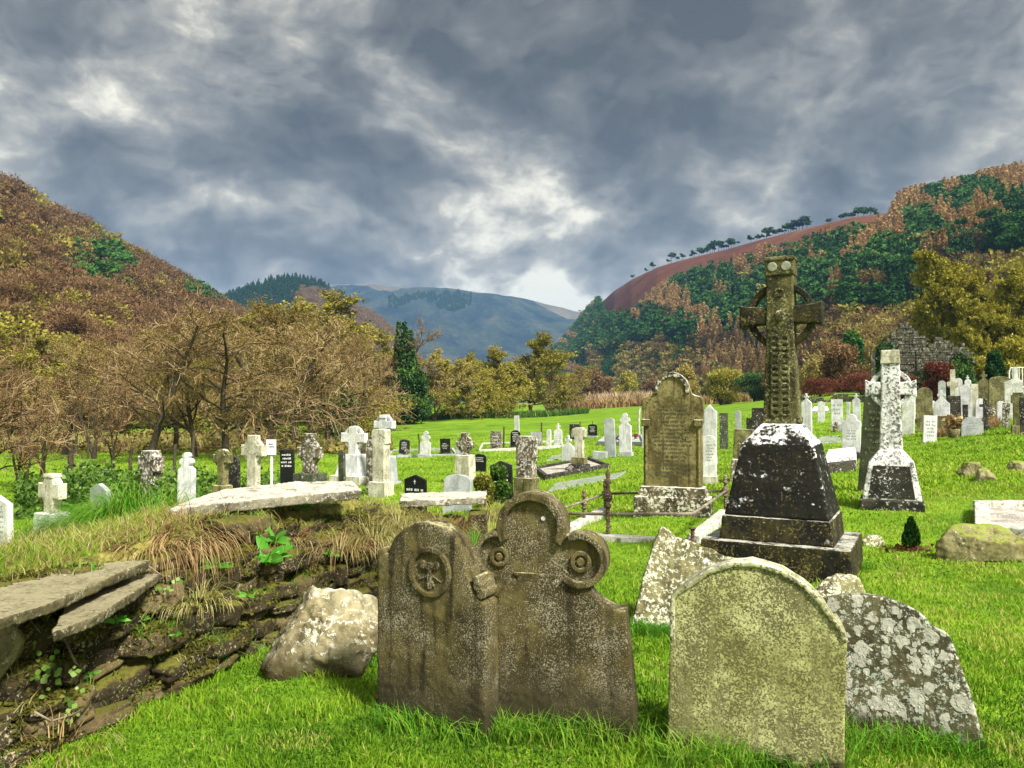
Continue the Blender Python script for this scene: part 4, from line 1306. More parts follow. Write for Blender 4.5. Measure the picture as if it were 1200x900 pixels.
def outline(kind, w, h):
    a = w / 2
    if kind == 'flat': return [(-a, 0), (a, 0), (a, h), (-a, h)]
    if kind == 'gable': return [(-a, 0), (a, 0), (a, h - w * .2), (0, h), (-a, h - w * .2)]
    if kind == 'round': return [(-a, 0), (a, 0)] + arc(0, h - a * .9, a, a * .9, 0, 180)
    if kind == 'segment': return [(-a, 0), (a, 0)] + arc(0, h - a * .45, a, a * .45, 0, 180)
    if kind == 'gothic':
        q = h - w * .62
        return [(-a, 0), (a, 0), (a, q)] + [(a - a * (t / 10.) ** 1.7, q + w * .62 * math.sin(t / 10. * 1.5708)) for t in range(1, 10)] + [(0, h)] + [(-a + a * (t / 10.) ** 1.7, q + w * .62 * math.sin(t / 10. * 1.5708)) for t in range(9, 0, -1)] + [(-a, q)]
    if kind == 'shoulder':          # square shoulders under a round head
        q = h - w * .42
        return [(-a, 0), (a, 0), (a, q), (a * .66, q + w * .04)] + arc(0, q + w * .06, a * .62, w * .36, 0, 180) + [(-a * .66, q + w * .04), (-a, q)]
    if kind == 'ogee':
        q = h - w * .5
        return [(-a, 0), (a, 0), (a, q), (a * .8, q + w * .10), (a * .55, q + w * .16), (a * .40, q + w * .30), (a * .15, q + w * .42), (0, h), (-a * .15, q + w * .42), (-a * .40, q + w * .30), (-a * .55, q + w * .16), (-a * .8, q + w * .10), (-a, q)]
    if kind == 'crosshead':         # sloping shoulders carrying a small cross
        q = h - w * .95; b = a * .17; c = a * .5
        return [(-a, 0), (a, 0), (a, q), (a * .55, q + w * .22), (b * 1.6, q + w * .34), (b, q + w * .5), (c, q + w * .5), (c, q + w * .68), (b, q + w * .68), (b, h), (-b, h), (-b, q + w * .68), (-c, q + w * .68), (-c, q + w * .5), (-b, q + w * .5), (-b * 1.6, q + w * .34), (-a * .55, q + w * .22), (-a, q)]
    if kind == 'clover':            # waisted stone under a three lobed head
        q = h - w * 1.0
        return [(-a, 0), (a, 0), (a, q), (a * .62, q + w * .12), (a * .5, q + w * .25)] + arc(a * .42, q + w * .45, a * .42, w * .2, -60, 110, 8) + arc(0, h - w * .26, a * .46, w * .26, 10, 170, 10) + arc(-a * .42, q + w * .45, a * .42, w * .2, 70, 240, 8) + [(-a * .5, q + w * .25), (-a * .62, q + w * .12), (-a, q)]
    raise KeyError(kind)


def text_rows(mb, w, z0, z1, rows, yf, r, cx=0.0, thick=.002):
    """weathered lines of small illegible cut letters"""
    for i in range(rows):
        z = z1 - (z1 - z0) * (i + .5) / rows; hh = (z1 - z0) / rows * .5
        L = w * r.uniform(.55, 1.0); x = -L / 2
        while x < L / 2:
            k = r.uniform(.4, 1.1) * hh
            mb.box((cx + x + k / 2, yf - thick / 2, z - hh / 2), (k, thick, hh * r.uniform(.7, 1)))
            x += k + hh * (.28 if r.uniform() < .8 else .9)


YAW = -27.0


def spot(px0, px1, base, y=None):
    pc = (px0 + px1) / 2
    return at(pc, base) if y is None else on_depth(pc, y)


def grave(kind, px0, px1, top, base, mat, label, y=None, yaw=YAW, t=.10, plinth=None, letters=None, tilt=0.0, name='headstone', cat='gravestone', lean=0.0, sink=.12, cross=None, cap=None, group=None):
    """an upright stone measured on the photo: parts are slab, plinth, lettering"""
    p = spot(px0, px1, base, y)
    pc = (px0 + px1) / 2
    rel = R(yaw) + math.atan((pc - 600) / F)
    wpx = (px1 - px0) * p.y / F
    w = max(wpx * .55, (wpx - t * abs(math.sin(rel))) / max(.5, math.cos(rel)))
    h = max(.15, row_z(top, p.y) - p.z)
    root = empty(name, p, R(yaw), label, cat, group)
    r_ = np.random.default_rng(int(pc * 31 + base))
    if not (tilt or lean) and p.y > 12: lean, tilt = r_.normal(0, 1.6), r_.normal(0, 1.5)   # old stones settle a little
    if tilt or lean: root.rotation_euler = (R(lean), R(tilt), R(yaw + r_.uniform(-5, 5)))
    z0 = -sink
    ph = 0
    r = np.random.default_rng(int(pc * 13 + top))
    if plinth:
        ph, grow, pm = plinth[0] * h, plinth[1], plinth[2]
        MB().box((0, 0, -sink), (w, t * 2.6, ph + sink), (.94, .9)).build('plinth', M[pm], root, bevel=.012)
        z0 = ph - .003; w = w / grow
    sl = MB().prism([(x, z + (0 if z > 0 else z0 - ph)) for x, z in outline(kind, w, h - ph)], -t / 2, t / 2)
    sl.v = [(x, yy, z + ph) for x, yy, z in sl.v]
    o = sl.build('slab', M[mat], root, bevel=min(.012, t * .1))
    if letters:
        lm, rows, a, b, frac = letters
        mb = MB(); text_rows(mb, w * frac, ph + (h - ph) * a, ph + (h - ph) * b, rows, -t / 2 + .0005, r)
        if cross:
            cz = ph + (h - ph) * cross; q = w * .06
            mb.box((0, -t / 2 - .0005, cz - q * 1.6), (q * .55, .002, q * 3.0)); mb.box((0, -t / 2 - .0008, cz), (q * 1.8, .002, q * .55))
        mb.build('lettering', M[lm], root)
    return root


def celtic(px, span, top, base, mat, label, y=None, yaw=YAW, shaft_w=.34, arm_z=.80, ring=.62, t=.16, die=(.30, .62, .44), step=None, mats=None, cap=True, arm_t=None, name='celtic_cross', tilt=0, cat='cross', ringed=True, flare=1.0, sink=.12, letters=None):
    """ringed cross: parts base_step, pedestal, shaft (with arms), ring, cap_stone"""
    p = spot(px, px, base, y)
    H = row_z(top, p.y) - p.z
    rel = R(yaw) + math.atan((px - 600) / F)
    W = (span * p.y / F) / max(.6, math.cos(rel))
    root = empty(name, p, R(yaw), label, cat)
    if tilt: root.rotation_euler = (0, R(tilt), R(yaw))
    mats = mats or {}
    ring = min(ring, .80)
    z = -sink
    if step:
        for k, (hh, ww) in enumerate(step):
            zz = hh * H + (sink if k == 0 else 0)
            MB().box((0, 0, z), (ww * W, ww * W * .85, zz), (.97, .97)).build('base_step', M[mats.get('step', mat)], root, bevel=.012)
            z += zz
    if die:
        hh, w0, w1 = die
        zz = hh * H + (sink if not step else 0)
        MB().box((0, 0, z - .002), (w0 * W, w0 * W * .8, zz), (w1 / w0, w1 / w0)).build('pedestal', M[mats.get('die', mat)], root, bevel=.015)
        z += zz
        if letters:
            rr = np.random.default_rng(int(px)); mb = MB()
            text_rows(mb, w1 * W * .7, z - zz * .75, z - zz * .2, 5, -w1 * W * .4 - .03, rr)
    z -= .004
    c = z + (H - z) * arm_z
    a = shaft_w * W / 2; at_ = (arm_t or shaft_w) * W / 2 * .9
    Wd = W / 2
    k = a * .85
    out = [(-a * flare, z), (a * flare, z), (a, c - at_ - a * .25), (a + k * .2, c - at_), (Wd * .8, c - at_ * .95), (Wd, c - at_ * 1.08), (Wd, c + at_ * 1.08), (Wd * .8, c + at_ * .95), (a + k * .2, c + at_), (a, c + at_ + a * .25),
           (a * .95, H * .955 if cap else H), (-a * .95, H * .955 if cap else H), (-a, c + at_ + a * .25), (-a - k * .2, c + at_), (-Wd * .8, c + at_ * .95), (-Wd, c + at_ * 1.08), (-Wd, c - at_ * 1.08), (-Wd * .8, c - at_ * .95), (-a - k * .2, c - at_), (-a, c - at_ - a * .25)]
    MB().prism(out, -t / 2, t / 2).build('shaft', M[mats.get('shaft', mat)], root, bevel=.012)
    if ringed:
        MB().ring(0, c, ring * Wd * 1.12, ring * Wd * .82, -t * .33, t * .33).build('ring', M[mats.get('ring', mat)], root, bevel=.006)
    if cap:
        MB().box((0, 0, H * .953), (a * 2.15, t * 1.2, H * .047), (.9, .9)).build('cap_stone', M[mats.get('cap', mat)], root, bevel=.01)
    return root


# ---- the two brown stones leaning together in front
def local_map(cx, base, s, yaw):
    rel = R(yaw) + math.atan((cx - 600) / F)
    k = math.cos(rel)
    return lambda px, row: ((px - cx) / s / k, (base - row) / s)


def arched_brown():
    p = at(512, 852); yaw = -27; s = F / p.y
    m = local_map(512, 852, s, yaw)
    root = empty('arched_headstone', p, R(yaw), 'brown mossy round topped headstone with a carved roundel, leaning on the trefoil one', 'gravestone')
    out = [m(*q) for q in ((449, 880), (574, 880), (574, 760), (573, 700), (566, 694), (556, 680))] + [m(507 + 45 * math.cos(R(a)), 662 + 47 * math.sin(R(-a))) for a in range(0, 181, 9)] + [m(*q) for q in ((456, 648), (449, 653), (449, 760))]
    MB().prism(out, -.065, .065).build('slab', M['mossy'], root, worn=(.0075, .010))
    cx, cz = m(512, 671); r_ = 25 / s
    MB().ring(cx, cz, r_ * 1.16, r_ * .90, -.079, -.045, n=40).build('roundel_rim', M['mossy'], root, worn=(.004, .004))
    c = MB()
    c.box((cx, -.068, cz - r_ * .75), (r_ * .22, .016, r_ * 1.2)).box((cx, -.068, cz + r_ * .12), (r_ * .95, .016, r_ * .22))
    for a in (215, 250, 290, 325):
        c.tube([(cx, -.067, cz - r_ * .1), (cx + r_ * .75 * math.cos(R(a)), -.067, cz + r_ * .75 * math.sin(R(a)))], [.009, .005], 5)
    c.disc(cx - r_ * .35, cz + r_ * .33, r_ * .2, -.075, -.05).disc(cx + r_ * .35, cz + r_ * .33, r_ * .2, -.075, -.05)
    c.build('carved_emblem', M['mossy'], root, worn=(.004, .004))
    # scrolled right shoulder
    x, z = m(567, 688)
    sc = MB().disc(x - .010, z + .030, .026, -.070, .066).disc(x + .006, z - .004, .026, -.068, .066).disc(x - .024, z + .060, .018, -.066, .066)
    sc.build('scroll', M['mossy'], root, worn=(.005, .006))
    return root


def trefoil():
    p = at(664, 857); yaw = -15; s = F / p.y
    m = local_map(664, 857, s, yaw)
    root = empty('trefoil_headstone', p, R(yaw), 'brown mossy headstone with a trefoil head of three rimmed circles', 'gravestone')
    b = MB()
    body = [(574, 890), (748, 890), (741, 800), (733, 712), (722, 711), (710, 706), (699, 698), (690, 688), (682, 684), (598, 684), (586, 706), (578, 760)]
    b.prism([m(*q) for q in body], -.065, .065)
    b.prism([m(*q) for q in ((578, 706), (680, 706), (672, 660), (664, 618), (590, 618), (584, 660))], -.052, .058)
    circ = ((626, 622, 39), (587, 656, 28), (682, 657, 30))
    for x, r_, q in circ:
        c = m(x, r_); b.disc(c[0], c[1], q / s, -.052, .062, 36)
    b.build('slab', M['mossy'], root, worn=(.0075, .010))
    for (x, r_, q), (a0, a1) in zip(circ, ((-28, 208), (75, 262), (-130, 118))):
        c = m(x, r_)
        MB().ring(c[0], c[1], q * 1.04 / s, q * .80 / s, -.085, .072, a0, a1, 36).build('rim', M['mossy'], root, worn=(.006, .006))
    for x, r_, q in circ[1:]:
        c = m(x + 1, r_ + 2); k = q / s
        MB().ring(c[0], c[1], k * .42, k * .24, -.066, -.045, n=24).disc(c[0], c[1], k * .16, -.070, -.045, 14).build('rosette', M['mossy'], root, worn=(.004, .004))
    c = m(630, 682)
    e = MB().prism([(c[0] + 21 / s * math.cos(R(a)), c[1] + 20 / s * math.sin(R(a))) for a in range(180, 361, 12)], -.064, -.045)
    e.box((c[0], -.056, c[1] + 2 / s), (50 / s, .014, 5 / s))
    e.build('carved_emblem', M['mossy'], root, worn=(.004, .004))
    w = MB(); c2 = m(640, 611); w.disc(c2[0], c2[1], .011, -.060, -.05, 12); w.build('lichen_spot', M['marble'], root)
    return root


def lime_stone():
    p = at(880, 893); yaw = -20; s = F / p.y
    m = local_map(880, 893, s, yaw)
    root = empty('arched_headstone', p, R(yaw), 'yellow green lichen covered round topped headstone nearest the viewer', 'gravestone')
    top = [(985, 905), (981, 800), (984, 742), (979, 728), (968, 716), (958, 700), (940, 682), (915, 668), (885, 661), (858, 664), (833, 674), (812, 690), (797, 702), (790, 708), (789, 760), (787, 830), (785, 905)]
    out = [m(*q) for q in ((785, 915), (978, 915), (980, 850), (981, 800), (983, 742))] + [m(*q) for q in top[3:]][:-1]
    MB().prism(out, -.05, .06).build('slab', M['limegreen'], root, worn=(.0075, .009))
    rim = MB()
    edge = [m(*q) for q in top[2:15]]
    cx, cz = m(885, 760)
    inner = [(x + (cx - x) * .065, z + (cz - z) * .065) for x, z in edge]
    for i in range(len(edge) - 1):
        rim.prism([inner[i], inner[i + 1], edge[i + 1], edge[i]][::-1], -.060, .066)
    rim.build('raised_rim', M['limerim'], root, worn=(.007, .008))
    return root


def rosette_stone():
    p = at(1062, 868); yaw = -22; s = F / p.y
    m = local_map(1062, 868, s, yaw)
    root = empty('leaning_headstone', p, R(yaw), 'leaning grey headstone crusted with round pale lichen rosettes', 'gravestone')
    root.rotation_euler = (R(-10), 0, R(yaw))
    out = [m(*q) for q in ((962, 890), (1146, 890), (1140, 860), (1126, 800), (1110, 747), (1104, 741), (1094, 738), (1085, 728), (1068, 716), (1045, 709), (1020, 707), (995, 710), (975, 716), (966, 760))]
    MB().prism(out, -.055, .055).build('slab', M['rosette'], root, worn=(.008, .012))
    return root


def broken_stone():
    p = at(800, 740); yaw = -8; s = F / p.y
    m = local_map(800, 740, s, yaw)
    root = empty('broken_headstone', p, R(yaw), 'broken speckled headstone fragment tilted behind the yellow green stone', 'gravestone')
    root.rotation_euler = (R(-14), 0, R(yaw))
    out = [m(*q) for q in ((735, 762), (850, 762), (866, 690), (864, 656), (850, 655), (838, 648), (826, 645), (806, 636), (794, 634), (786, 626), (777, 621), (768, 642), (756, 680), (745, 720))]
    MB().prism(out, -.06, .06).build('slab', M['brokenstone'], root, worn=(.01, .018))
    return root


def rock(name, px0, px1, top, base, mat, label, seed, y=None, free=False, depth=.8, sub=5, amp=.22, flat=.0, sharp=1.0, cat='rock', sink=.12, yaw=0, cuts=()):
    p = spot(px0, px1, base, y)
    if free: p.z = row_z(base, y)
    w = (px1 - px0) * p.y / F; h = row_z(top, p.y) - p.z
    import bmesh
    bm = bmesh.new(); bmesh.ops.create_icosphere(bm, subdivisions=sub, radius=1)
    rr = random.Random(seed * 101)
    planes = []
    for i in range(10):                          # broken facets
        n_ = Vector((rr.gauss(0, 1), rr.gauss(0, 1), rr.gauss(0, .9))).normalized()
        planes.append((n_, rr.uniform(.62, .92)))
    planes += [(Vector((rr.uniform(-.25, .25), rr.uniform(-.2, .1), 1)).normalized(), .80), (Vector((0, -1, rr.uniform(0, .35))).normalized(), .82)]
    planes += [(Vector(a_).normalized(), b_) for a_, b_ in cuts]
    for v in bm.verts:
        d = v.co.normalized()
        rad = 1.12
        for n_, h_ in planes:
            c_ = d.dot(n_)
            if c_ > .05: rad = min(rad, h_ / c_)
        n = mnoise.fractal(d * 1.4 + Vector((seed * 7.1, 0, 0)), 1.0, 2.0, 3) * amp * .35 + mnoise.fractal(d * 6 + Vector((0, seed, 0)), 1.0, 2.0, 5) * amp * .22
        q = d * (rad + n)
        v.co = Vector((q.x * w / 2 * 1.06, q.y * w / 2 * depth * 1.0, q.z * (h + sink) / 2 * 1.16 + (h - sink) / 2))
    me = bpy.data.meshes.new(name); bm.to_mesh(me); bm.free()
    me.polygons.foreach_set('use_smooth', np.full(len(me.polygons), True))
    o = link(name, me, M[mat], None, p)
    o.rotation_euler = (0, 0, R(yaw))
    return tag(o, label, cat)


arched_brown(); trefoil(); lime_stone(); rosette_stone(); broken_stone()
rock('stone_fragment', 952, 1016, 671, 716, 'brokenstone', 'small pale broken stone wedged between the green and the rosette headstones', 3, y=5.9, depth=.5, amp=.15)
rock('boulder', 318, 456, 684, 780, 'boulder', 'large lichened boulder at the foot of the dry stone bank', 5, depth=.8, amp=.30, sharp=.55, yaw=10, cuts=(((-.25, -.80, .60), .50), ((-.85, -.1, .55), .62), ((.15, .35, 1), .74), ((.95, -.25, .1), .80), ((-.2, -1, -.1), .74), ((.55, -.6, .75), .66)))
rock('boulder', 1108, 1200, 616, 657, 'rockmoss', 'mossy boulder in the grass at the right edge, before the gravel grave', 6, depth=.5, amp=.24, sharp=.6)
rock('rock', 1124, 1150, 541, 558, 'rockmoss', 'left one of two half buried rocks on the right slope', 8, depth=.8, amp=.2)
rock('rock', 1142, 1168, 549, 563, 'rockmoss', 'lower right one of two half buried rocks on the right slope', 9, depth=.8, amp=.2)
rock('rock', 1184, 1206, 538, 552, 'rockmoss', 'flat rock in the slope at the right edge of the picture', 10, depth=.8, amp=.2)
rock('rock', 1008, 1034, 627, 640, 'brokenstone', 'low flat stone in the grass right of the black pedestal', 12, depth=.7, amp=.15)


# ---- tall celtic cross on its stepped black base
def tall_cross():
    p = at(918, 664); yaw = -29; s = F / p.y
    H = lambda row: (664 - row) / s
    root = empty('tall_celtic_cross', p, R(yaw), 'tallest cross: ringed olive shaft on a stepped black pedestal with white lichen shoulders', 'cross')
    k = 1 / math.cos(R(9)) / s
    W0, W1 = 158 * k, 118 * k
    MB().box((0, 0, -.1), (W0, W0 * .86, H(628) + .1), (.985, .985)).build('base_step', M['blackstep'], root, worn=(.014, .010))
    MB().box((0, 0, H(628) - .003), (W1 * 1.02, W1 * .92, H(601) - H(628)), (.95, .95)).build('base_step', M['blackstep'], root, worn=(.012, .010))
    wb, wt = 112 * k, 78 * k
    d = MB().box((0, 0, H(601) - .003), (wb, wb * .86, H(520) - H(601)), (wt / wb, wt / wb))
    d.box((0, 0, H(520) - .006), (wt, wt * .86, H(497) - H(520)), (.52, .55))
    d.build('pedestal', M['blackcross'], root, worn=(.012, .010))
    a0, a1 = 19 * k, 15 * k
    cz, at_, Wd = H(371), 12 * k, 45.5 * k
    t = .21
    sh = MB().prism([(-a0 * 1.12, H(498)), (a0 * 1.12, H(498)), (a0 * 1.12, H(490)), (a0, H(489)), (a1, H(395)), (a1, H(324)), (-a1, H(324)), (-a1, H(395)), (-a0, H(489)), (-a0 * 1.12, H(490))], -t / 2, t / 2)
    sh.build('shaft', M['oliveshaft'], root, worn=(.009, .010))
    for sgn in (-1, 1):
        MB().prism([(sgn * x, z) for x, z in ((a1 * .9, cz - at_ * .8), (Wd * .8, cz - at_ * .9), (Wd, cz - at_ * 1.15), (Wd, cz + at_ * 1.15), (Wd * .8, cz + at_ * .9), (a1 * .9, cz + at_ * .8))][::sgn], -t * .45, t * .45).build('arm', M['blackstep'], root, worn=(.009, .008))
    MB().ring(0, cz, 38 * k, 31 * k, -t * .28, t * .28, n=48).build('ring', M['blackstep'], root, worn=(.008, .006))
    MB().box((0, 0, H(325) - .002), (a1 * 2.15, t * 1.12, H(306) - H(325)), (.97, .97)).box((0, 0, H(307)), (a1 * 2.35, t * 1.2, H(303) - H(307)), (.9, .9)).build('cap_stone', M['oliveshaft'], root, worn=(.008, .008))
    for sx in (-1, 1):
        MB().disc(sx * a1 * .5, H(315), a1 * .36, -t * .585, -t * .48, 20).build('roundel', M['roundel'], root, worn=(.005, .004))
    b = MB().disc(0, cz - .01, a1 * .55, -t * .62, -t * .4, 20, a1 * .3)
    b.build('boss', M['oliveshaft'], root, worn=(.005, .005))
    MB().ring(0, H(345), a1 * .36, a1 * .16, -t * .56, -t * .45, n=16).build('carved_knot', M['oliveshaft'], root, worn=(.005, .005))
    kn = MB(); n = 13                               # interlace carved down the shaft
    for i in range(n):
        z = H(400 + 84 * i / (n - 1))
        for sx in (-1, 1):
            kn.ring(sx * a1 * .36, z, a1 * .40, a1 * .20, -t * .56, -t * .44, n=10)
    kn.build('interlace_panel', M['oliveshaft'], root, worn=(.007, .006))
    return root


tall_cross()


def white_cross():
    p = at(1045, 596); yaw = -26; s = F / p.y
    H = lambda row: (596 - row) / s
    k = 1 / s
    root = empty('white_celtic_cross', p, R(yaw), 'ringed cross crusted white with lichen on a black panelled pedestal', 'cross')
    MB().box((0, 0, -.1), (68 * k, 56 * k, H(584) + .1), (.97, .97)).build('base_step', M['darkstone'], root, worn=(.014, .010))
    d = MB().box((0, 0, H(584) - .003), (62 * k, 52 * k, H(541) - H(584)), (.76, .76))
    d.box((0, 0, H(541) - .004), (47 * k, 39 * k, H(528) - H(541)), (.55, .55)).build('pedestal', M['whitecross'], root, worn=(.012, .008))
    pm = Matrix.Rotation(-math.atan(6.2 / 43.), 3, 'X')
    MB().box((0, -25.2 * k, H(582)), (48 * k, .03, H(545) - H(582)), (.78, 1), rot=pm).build('panel', M['blackface'], root, bevel=.004)
    a0, a1 = 12.5 * k, 10 * k; cz, at_, Wd, t = H(456), 9 * k, 27 * k, .17
    MB().prism([(-a0, H(530)), (a0, H(530)), (a1, H(470)), (a1, H(427)), (-a1, H(427)), (-a1, H(470))], -t / 2, t / 2).build('shaft', M['whitecross'], root, worn=(.011, .010))
    for sgn in (-1, 1):
        MB().prism([(sgn * x, z) for x, z in ((a1 * .9, cz - at_ * .8), (Wd * .8, cz - at_ * .85), (Wd, cz - at_ * 1.15), (Wd, cz + at_ * 1.15), (Wd * .8, cz + at_ * .85), (a1 * .9, cz + at_ * .8))][::sgn], -t * .45, t * .45).build('arm', M['whitecross'], root, worn=(.010, .008))
    MB().ring(0, cz, 23 * k, 17.5 * k, -t * .32, t * .32, n=40).build('ring', M['whitecross'], root, worn=(.009, .008))
    MB().box((0, 0, H(427) - .003), (21 * k, t * 1.2, H(411) - H(427)), (.92, .92)).build('cap_stone', M['creamstone'], root, worn=(.01, .006))
    return root


white_cross()


def gothic_stone():
    p = at(789, 603); yaw = -20; s = F / p.y
    rel = math.cos(R(yaw) + math.atan(189 / F))
    k = 1 / s / rel
    H = lambda row: (603 - row) / s
    root = empty('gothic_headstone', p, R(yaw), 'big olive brown headstone with a pointed gothic top inside the iron railing', 'gravestone')
    b = MB().box((0, 0, -.1), (88 * k, .42, H(582) + .1), (.97, .95)); b.box((0, 0, H(582) - .01), (80 * k, .36, H(570) - H(582) + .01), (.9, .85))
    b.build('plinth', M['grandbase'], root, worn=(.014, .016))
    P = [(-33, 571), (33, 571), (33, 498), (35, 496), (35, 470), (33, 466), (26, 464), (22, 462), (20, 456), (14, 448), (6, 441), (0, 437)]
    out = [(x * k, H(r_)) for x, r_ in P] + [(-x * k, H(r_)) for x, r_ in P[2:-1][::-1]]
    MB().prism(out, -.085, .085).build('slab', M['grand'], root, worn=(.010, .010))
    c = MB()
    arcp = [(20 * k * math.cos(a), H(462) + (H(437) - H(462)) * (math.sin(a) ** .9)) for a in np.linspace(.0, math.pi / 2, 9)] + [(-20 * k * math.cos(a), H(462) + (H(437) - H(462)) * (math.sin(a) ** .9)) for a in np.linspace(math.pi / 2, 0, 9)[1:]]
    for i in range(len(arcp) - 1):
        a, b_ = arcp[i], arcp[i + 1]
        ia, ib = [(q[0] * .78, H(462) + (q[1] - H(462)) * .78) for q in (a, b_)]
        c.prism([ia, a, b_, ib], -.11, .09)
    c.build('hood_mould', M['grandbase'], root, worn=(.009, .008))
    for sx in (-1, 1):
        MB().tube([(sx * 30 * k, -.085, H(568)), (sx * 30 * k, -.085, H(500))], .022, 10).box((sx * 30 * k, -.09, H(500)), (9 * k, .09, H(492) - H(500)), (1.2, 1.2)).build('side_column', M['grand'], root, worn=(.008, .006))
    mb = MB(); r = np.random.default_rng(2)
    text_rows(mb, 42 * k, H(560), H(474), 19, -.0855, r)
    mb.build('inscription', M['darkletter'], root)
    return root


gothic_stone()


# ---- iron railing round that grave, on its kerb
def railing():
    FL, FR, BR, BL = (Vector(q) for q in ((.42, 9.35, 0), (2.02, 8.62, 0), (2.98, 10.75, 0), (1.45, 12.0, 0)))
    gzv = lambda v: Vector((v.x, v.y, gz(v.x, v.y)))
    FL, FR, BR, BL = map(gzv, (FL, FR, BR, BL))
    BM = gzv(FL.lerp(FR, .44)); AM = gzv(FL.lerp(BL, .58))
    root = empty('iron_railing', FL, 0, 'rusty iron railing with turned posts round the gothic headstone grave', 'railing')
    o = Vector(FL)

    def post(q, h, broken=False):
        prof = [(.028, -.06), (.030, .05), (.018, .06)]
        z = .06
        while z < h * .45: prof += [(.015, z + .012), (.022, z + .024), (.015, z + .036)]; z += .036
        prof += [(.030, h * .46), (.030, h * .50)]
        if not broken:
            prof += [(.018, h * .52), (.036, h * .58), (.040, h * .62), (.034, h * .66), (.018, h * .70), (.016, h * .78), (.028, h * .80), (.028, h * .84), (.015, h * .86), (.022, h * .91), (.018, h * .95), (.004, h)]
        q = q - o
        MB().lathe([(a_ * 1.35, b_) for a_, b_ in prof], tuple(q), 10).build('post', M['iron'], root, smooth=True)
    for q, h, br in ((BM, .84, 0), (AM, .50, 0), (FR, .36, 1), (BR, .56, 0), (FL, .62, 0), (BL, .56, 0)):
        post(q, h, br)
    for a, b, m in ((FL, FR, 'ironpale'), (FL, BL, 'ironpale'), (BL, BR, 'iron'), (FR, BR, 'ironpale')):
        MB().tube([a - o + Vector((0, 0, .335)), (a + b) / 2 - o + Vector((0, 0, .33)), b - o + Vector((0, 0, .335))], .018, 8).build('rail', M[m], root, smooth=True)
    for (a, b, nm, lab) in ((FL, FR, 'grave_kerb', 'lichened kerb stone under the front of the iron railing'), (FL, BL, 'grave_kerb', 'pale kerb stone under the left side of the iron railing'),
                            (FR, BR, 'grave_kerb', 'mossy kerb stone under the right side of the iron railing')):
        c = (a + b) / 2; d = b - a
        ko = MB().box((0, 0, -.1), (d.length - .10, .17, .19), (.99, .85)).build(nm, M['palekerb'], None, worn=(.014, .012), loc=(c.x, c.y, c.z))
        ko.rotation_euler = (0, 0, math.atan2(d.y, d.x))
        tag(ko, lab, 'kerb')


railing()

# ---------------------------------------------------------------- the smaller graves, left side
PL = lambda f, gw, m: (f, gw, m)
W5 = ('letter', 5, .30, .82, .62)
W4 = ('letter', 4, .25, .7, .7)
D5 = ('greyletter', 6, .25, .80, .66)
grave('gable', -14, 15, 580, 626, 'oldmarble', 'white headstone cut by the left picture edge', y=13.2, letters=('greyletter', 7, .2, .85, .7), t=.10)
grave('gable', 108, 132, 566, 592, 'greystone', 'small grey gabled headstone behind the long green grass tuft', y=15.5, letters=('greyletter', 4, .35, .8, .7))
rock('rock', 52, 84, 618, 640, 'earth', 'dark soil heap at the foot of the small ornate cross', 4, y=12.6, depth=.8, amp=.3)
celtic(63, 23, 555, 640, 'creamstone', 'small ornate cross on a shouldered pale pedestal, left of the grass tuft', y=13.0, die=(.50, .95, .80), shaft_w=.42, arm_z=.56, ring=.85, mats={'die': 'oldmarble'}, arm_t=.5)
grave('flat', 51, 64, 590, 624, 'darkstone', 'narrow dark slab standing behind the small ornate cross', y=13.6)
o = MB().box((0, 0, 0), (.62, .08, .34)).build('tilted_slab', M['greenstone'], None, bevel=.01, loc=tuple(at(124, 566) + Vector((0, 0, .12))))
o.rotation_euler = (R(-25), R(18), R(-20)); tag(o, 'dark slab tilted over on the meadow bank, above the small grey headstone', 'gravestone')
celtic(178, 18, 528, 586, 'blotch', 'tall weathered blotched cross stone under the tallest bare tree', y=19.5, die=(.12, .9, .8), shaft_w=.62, arm_z=.74, ring=.8, t=.3, cap=False)
grave('clover', 209, 230, 530, 590, 'marble', 'tall bright white broken headstone at the edge of the brambles', y=18, t=.16, yaw=-10)
celtic(262, 17, 527, 585, 'olive', 'mossy cross with a swelling foot in front of a dark round stone', y=17.5, die=(.48, 1.0, .7), shaft_w=.4, arm_z=.75, ring=.85, cap=False)
grave('round', 267, 284, 533, 584, 'darkstone', 'dark round topped stone half behind the mossy cross', y=18.2)
celtic(298, 23, 510, 588, 'creamstone', 'cream ringed cross on a square weathered block', y=17.2, die=(.36, .95, .9), shaft_w=.42, arm_z=.72, ring=.95, t=.16, cap=False)
celtic(364, 25, 508, 584, 'greenstone', 'green slate headstone carrying a lichen blotched ringed cross', y=16.5, die=(.56, .92, .92), shaft_w=.40, arm_z=.52, ring=.98, t=.15, cap=False, mats={'shaft': 'blotch', 'ring': 'blotch'}, flare=1.4)
grave('flat', 328, 349, 527, 572, 'blackgranite', 'polished black upright headstone with pale letter lines at its top', y=17.5, t=.09, letters=('letter', 4, .70, .95, .85), plinth=(.13, 1.25, 'blackgranite'), yaw=-8)
grave('round', 397, 406, 527, 552, 'greenstone', 'small dark round stone left of the white ringed cross pedestal', y=26, yaw=-35)
celtic(415, 27, 500, 566, 'oldmarble', 'white ringed cross on a tapered pedestal, left of the tall grey cross', die=(.37, 1.0, .72), step=((.14, 1.3),), shaft_w=.34, arm_z=.60, ring=.72, cap=False, t=.2, mats={'die': 'marble', 'step': 'creamstone'}, flare=1.15)
grave('segment', 420, 431, 514, 538, 'olive', 'small tan headstone between the white cross and the tall grey cross', y=28)
grave('clover', 429, 441, 511, 553, 'blotch', 'white blotched small stone left of the yellow column', y=24)
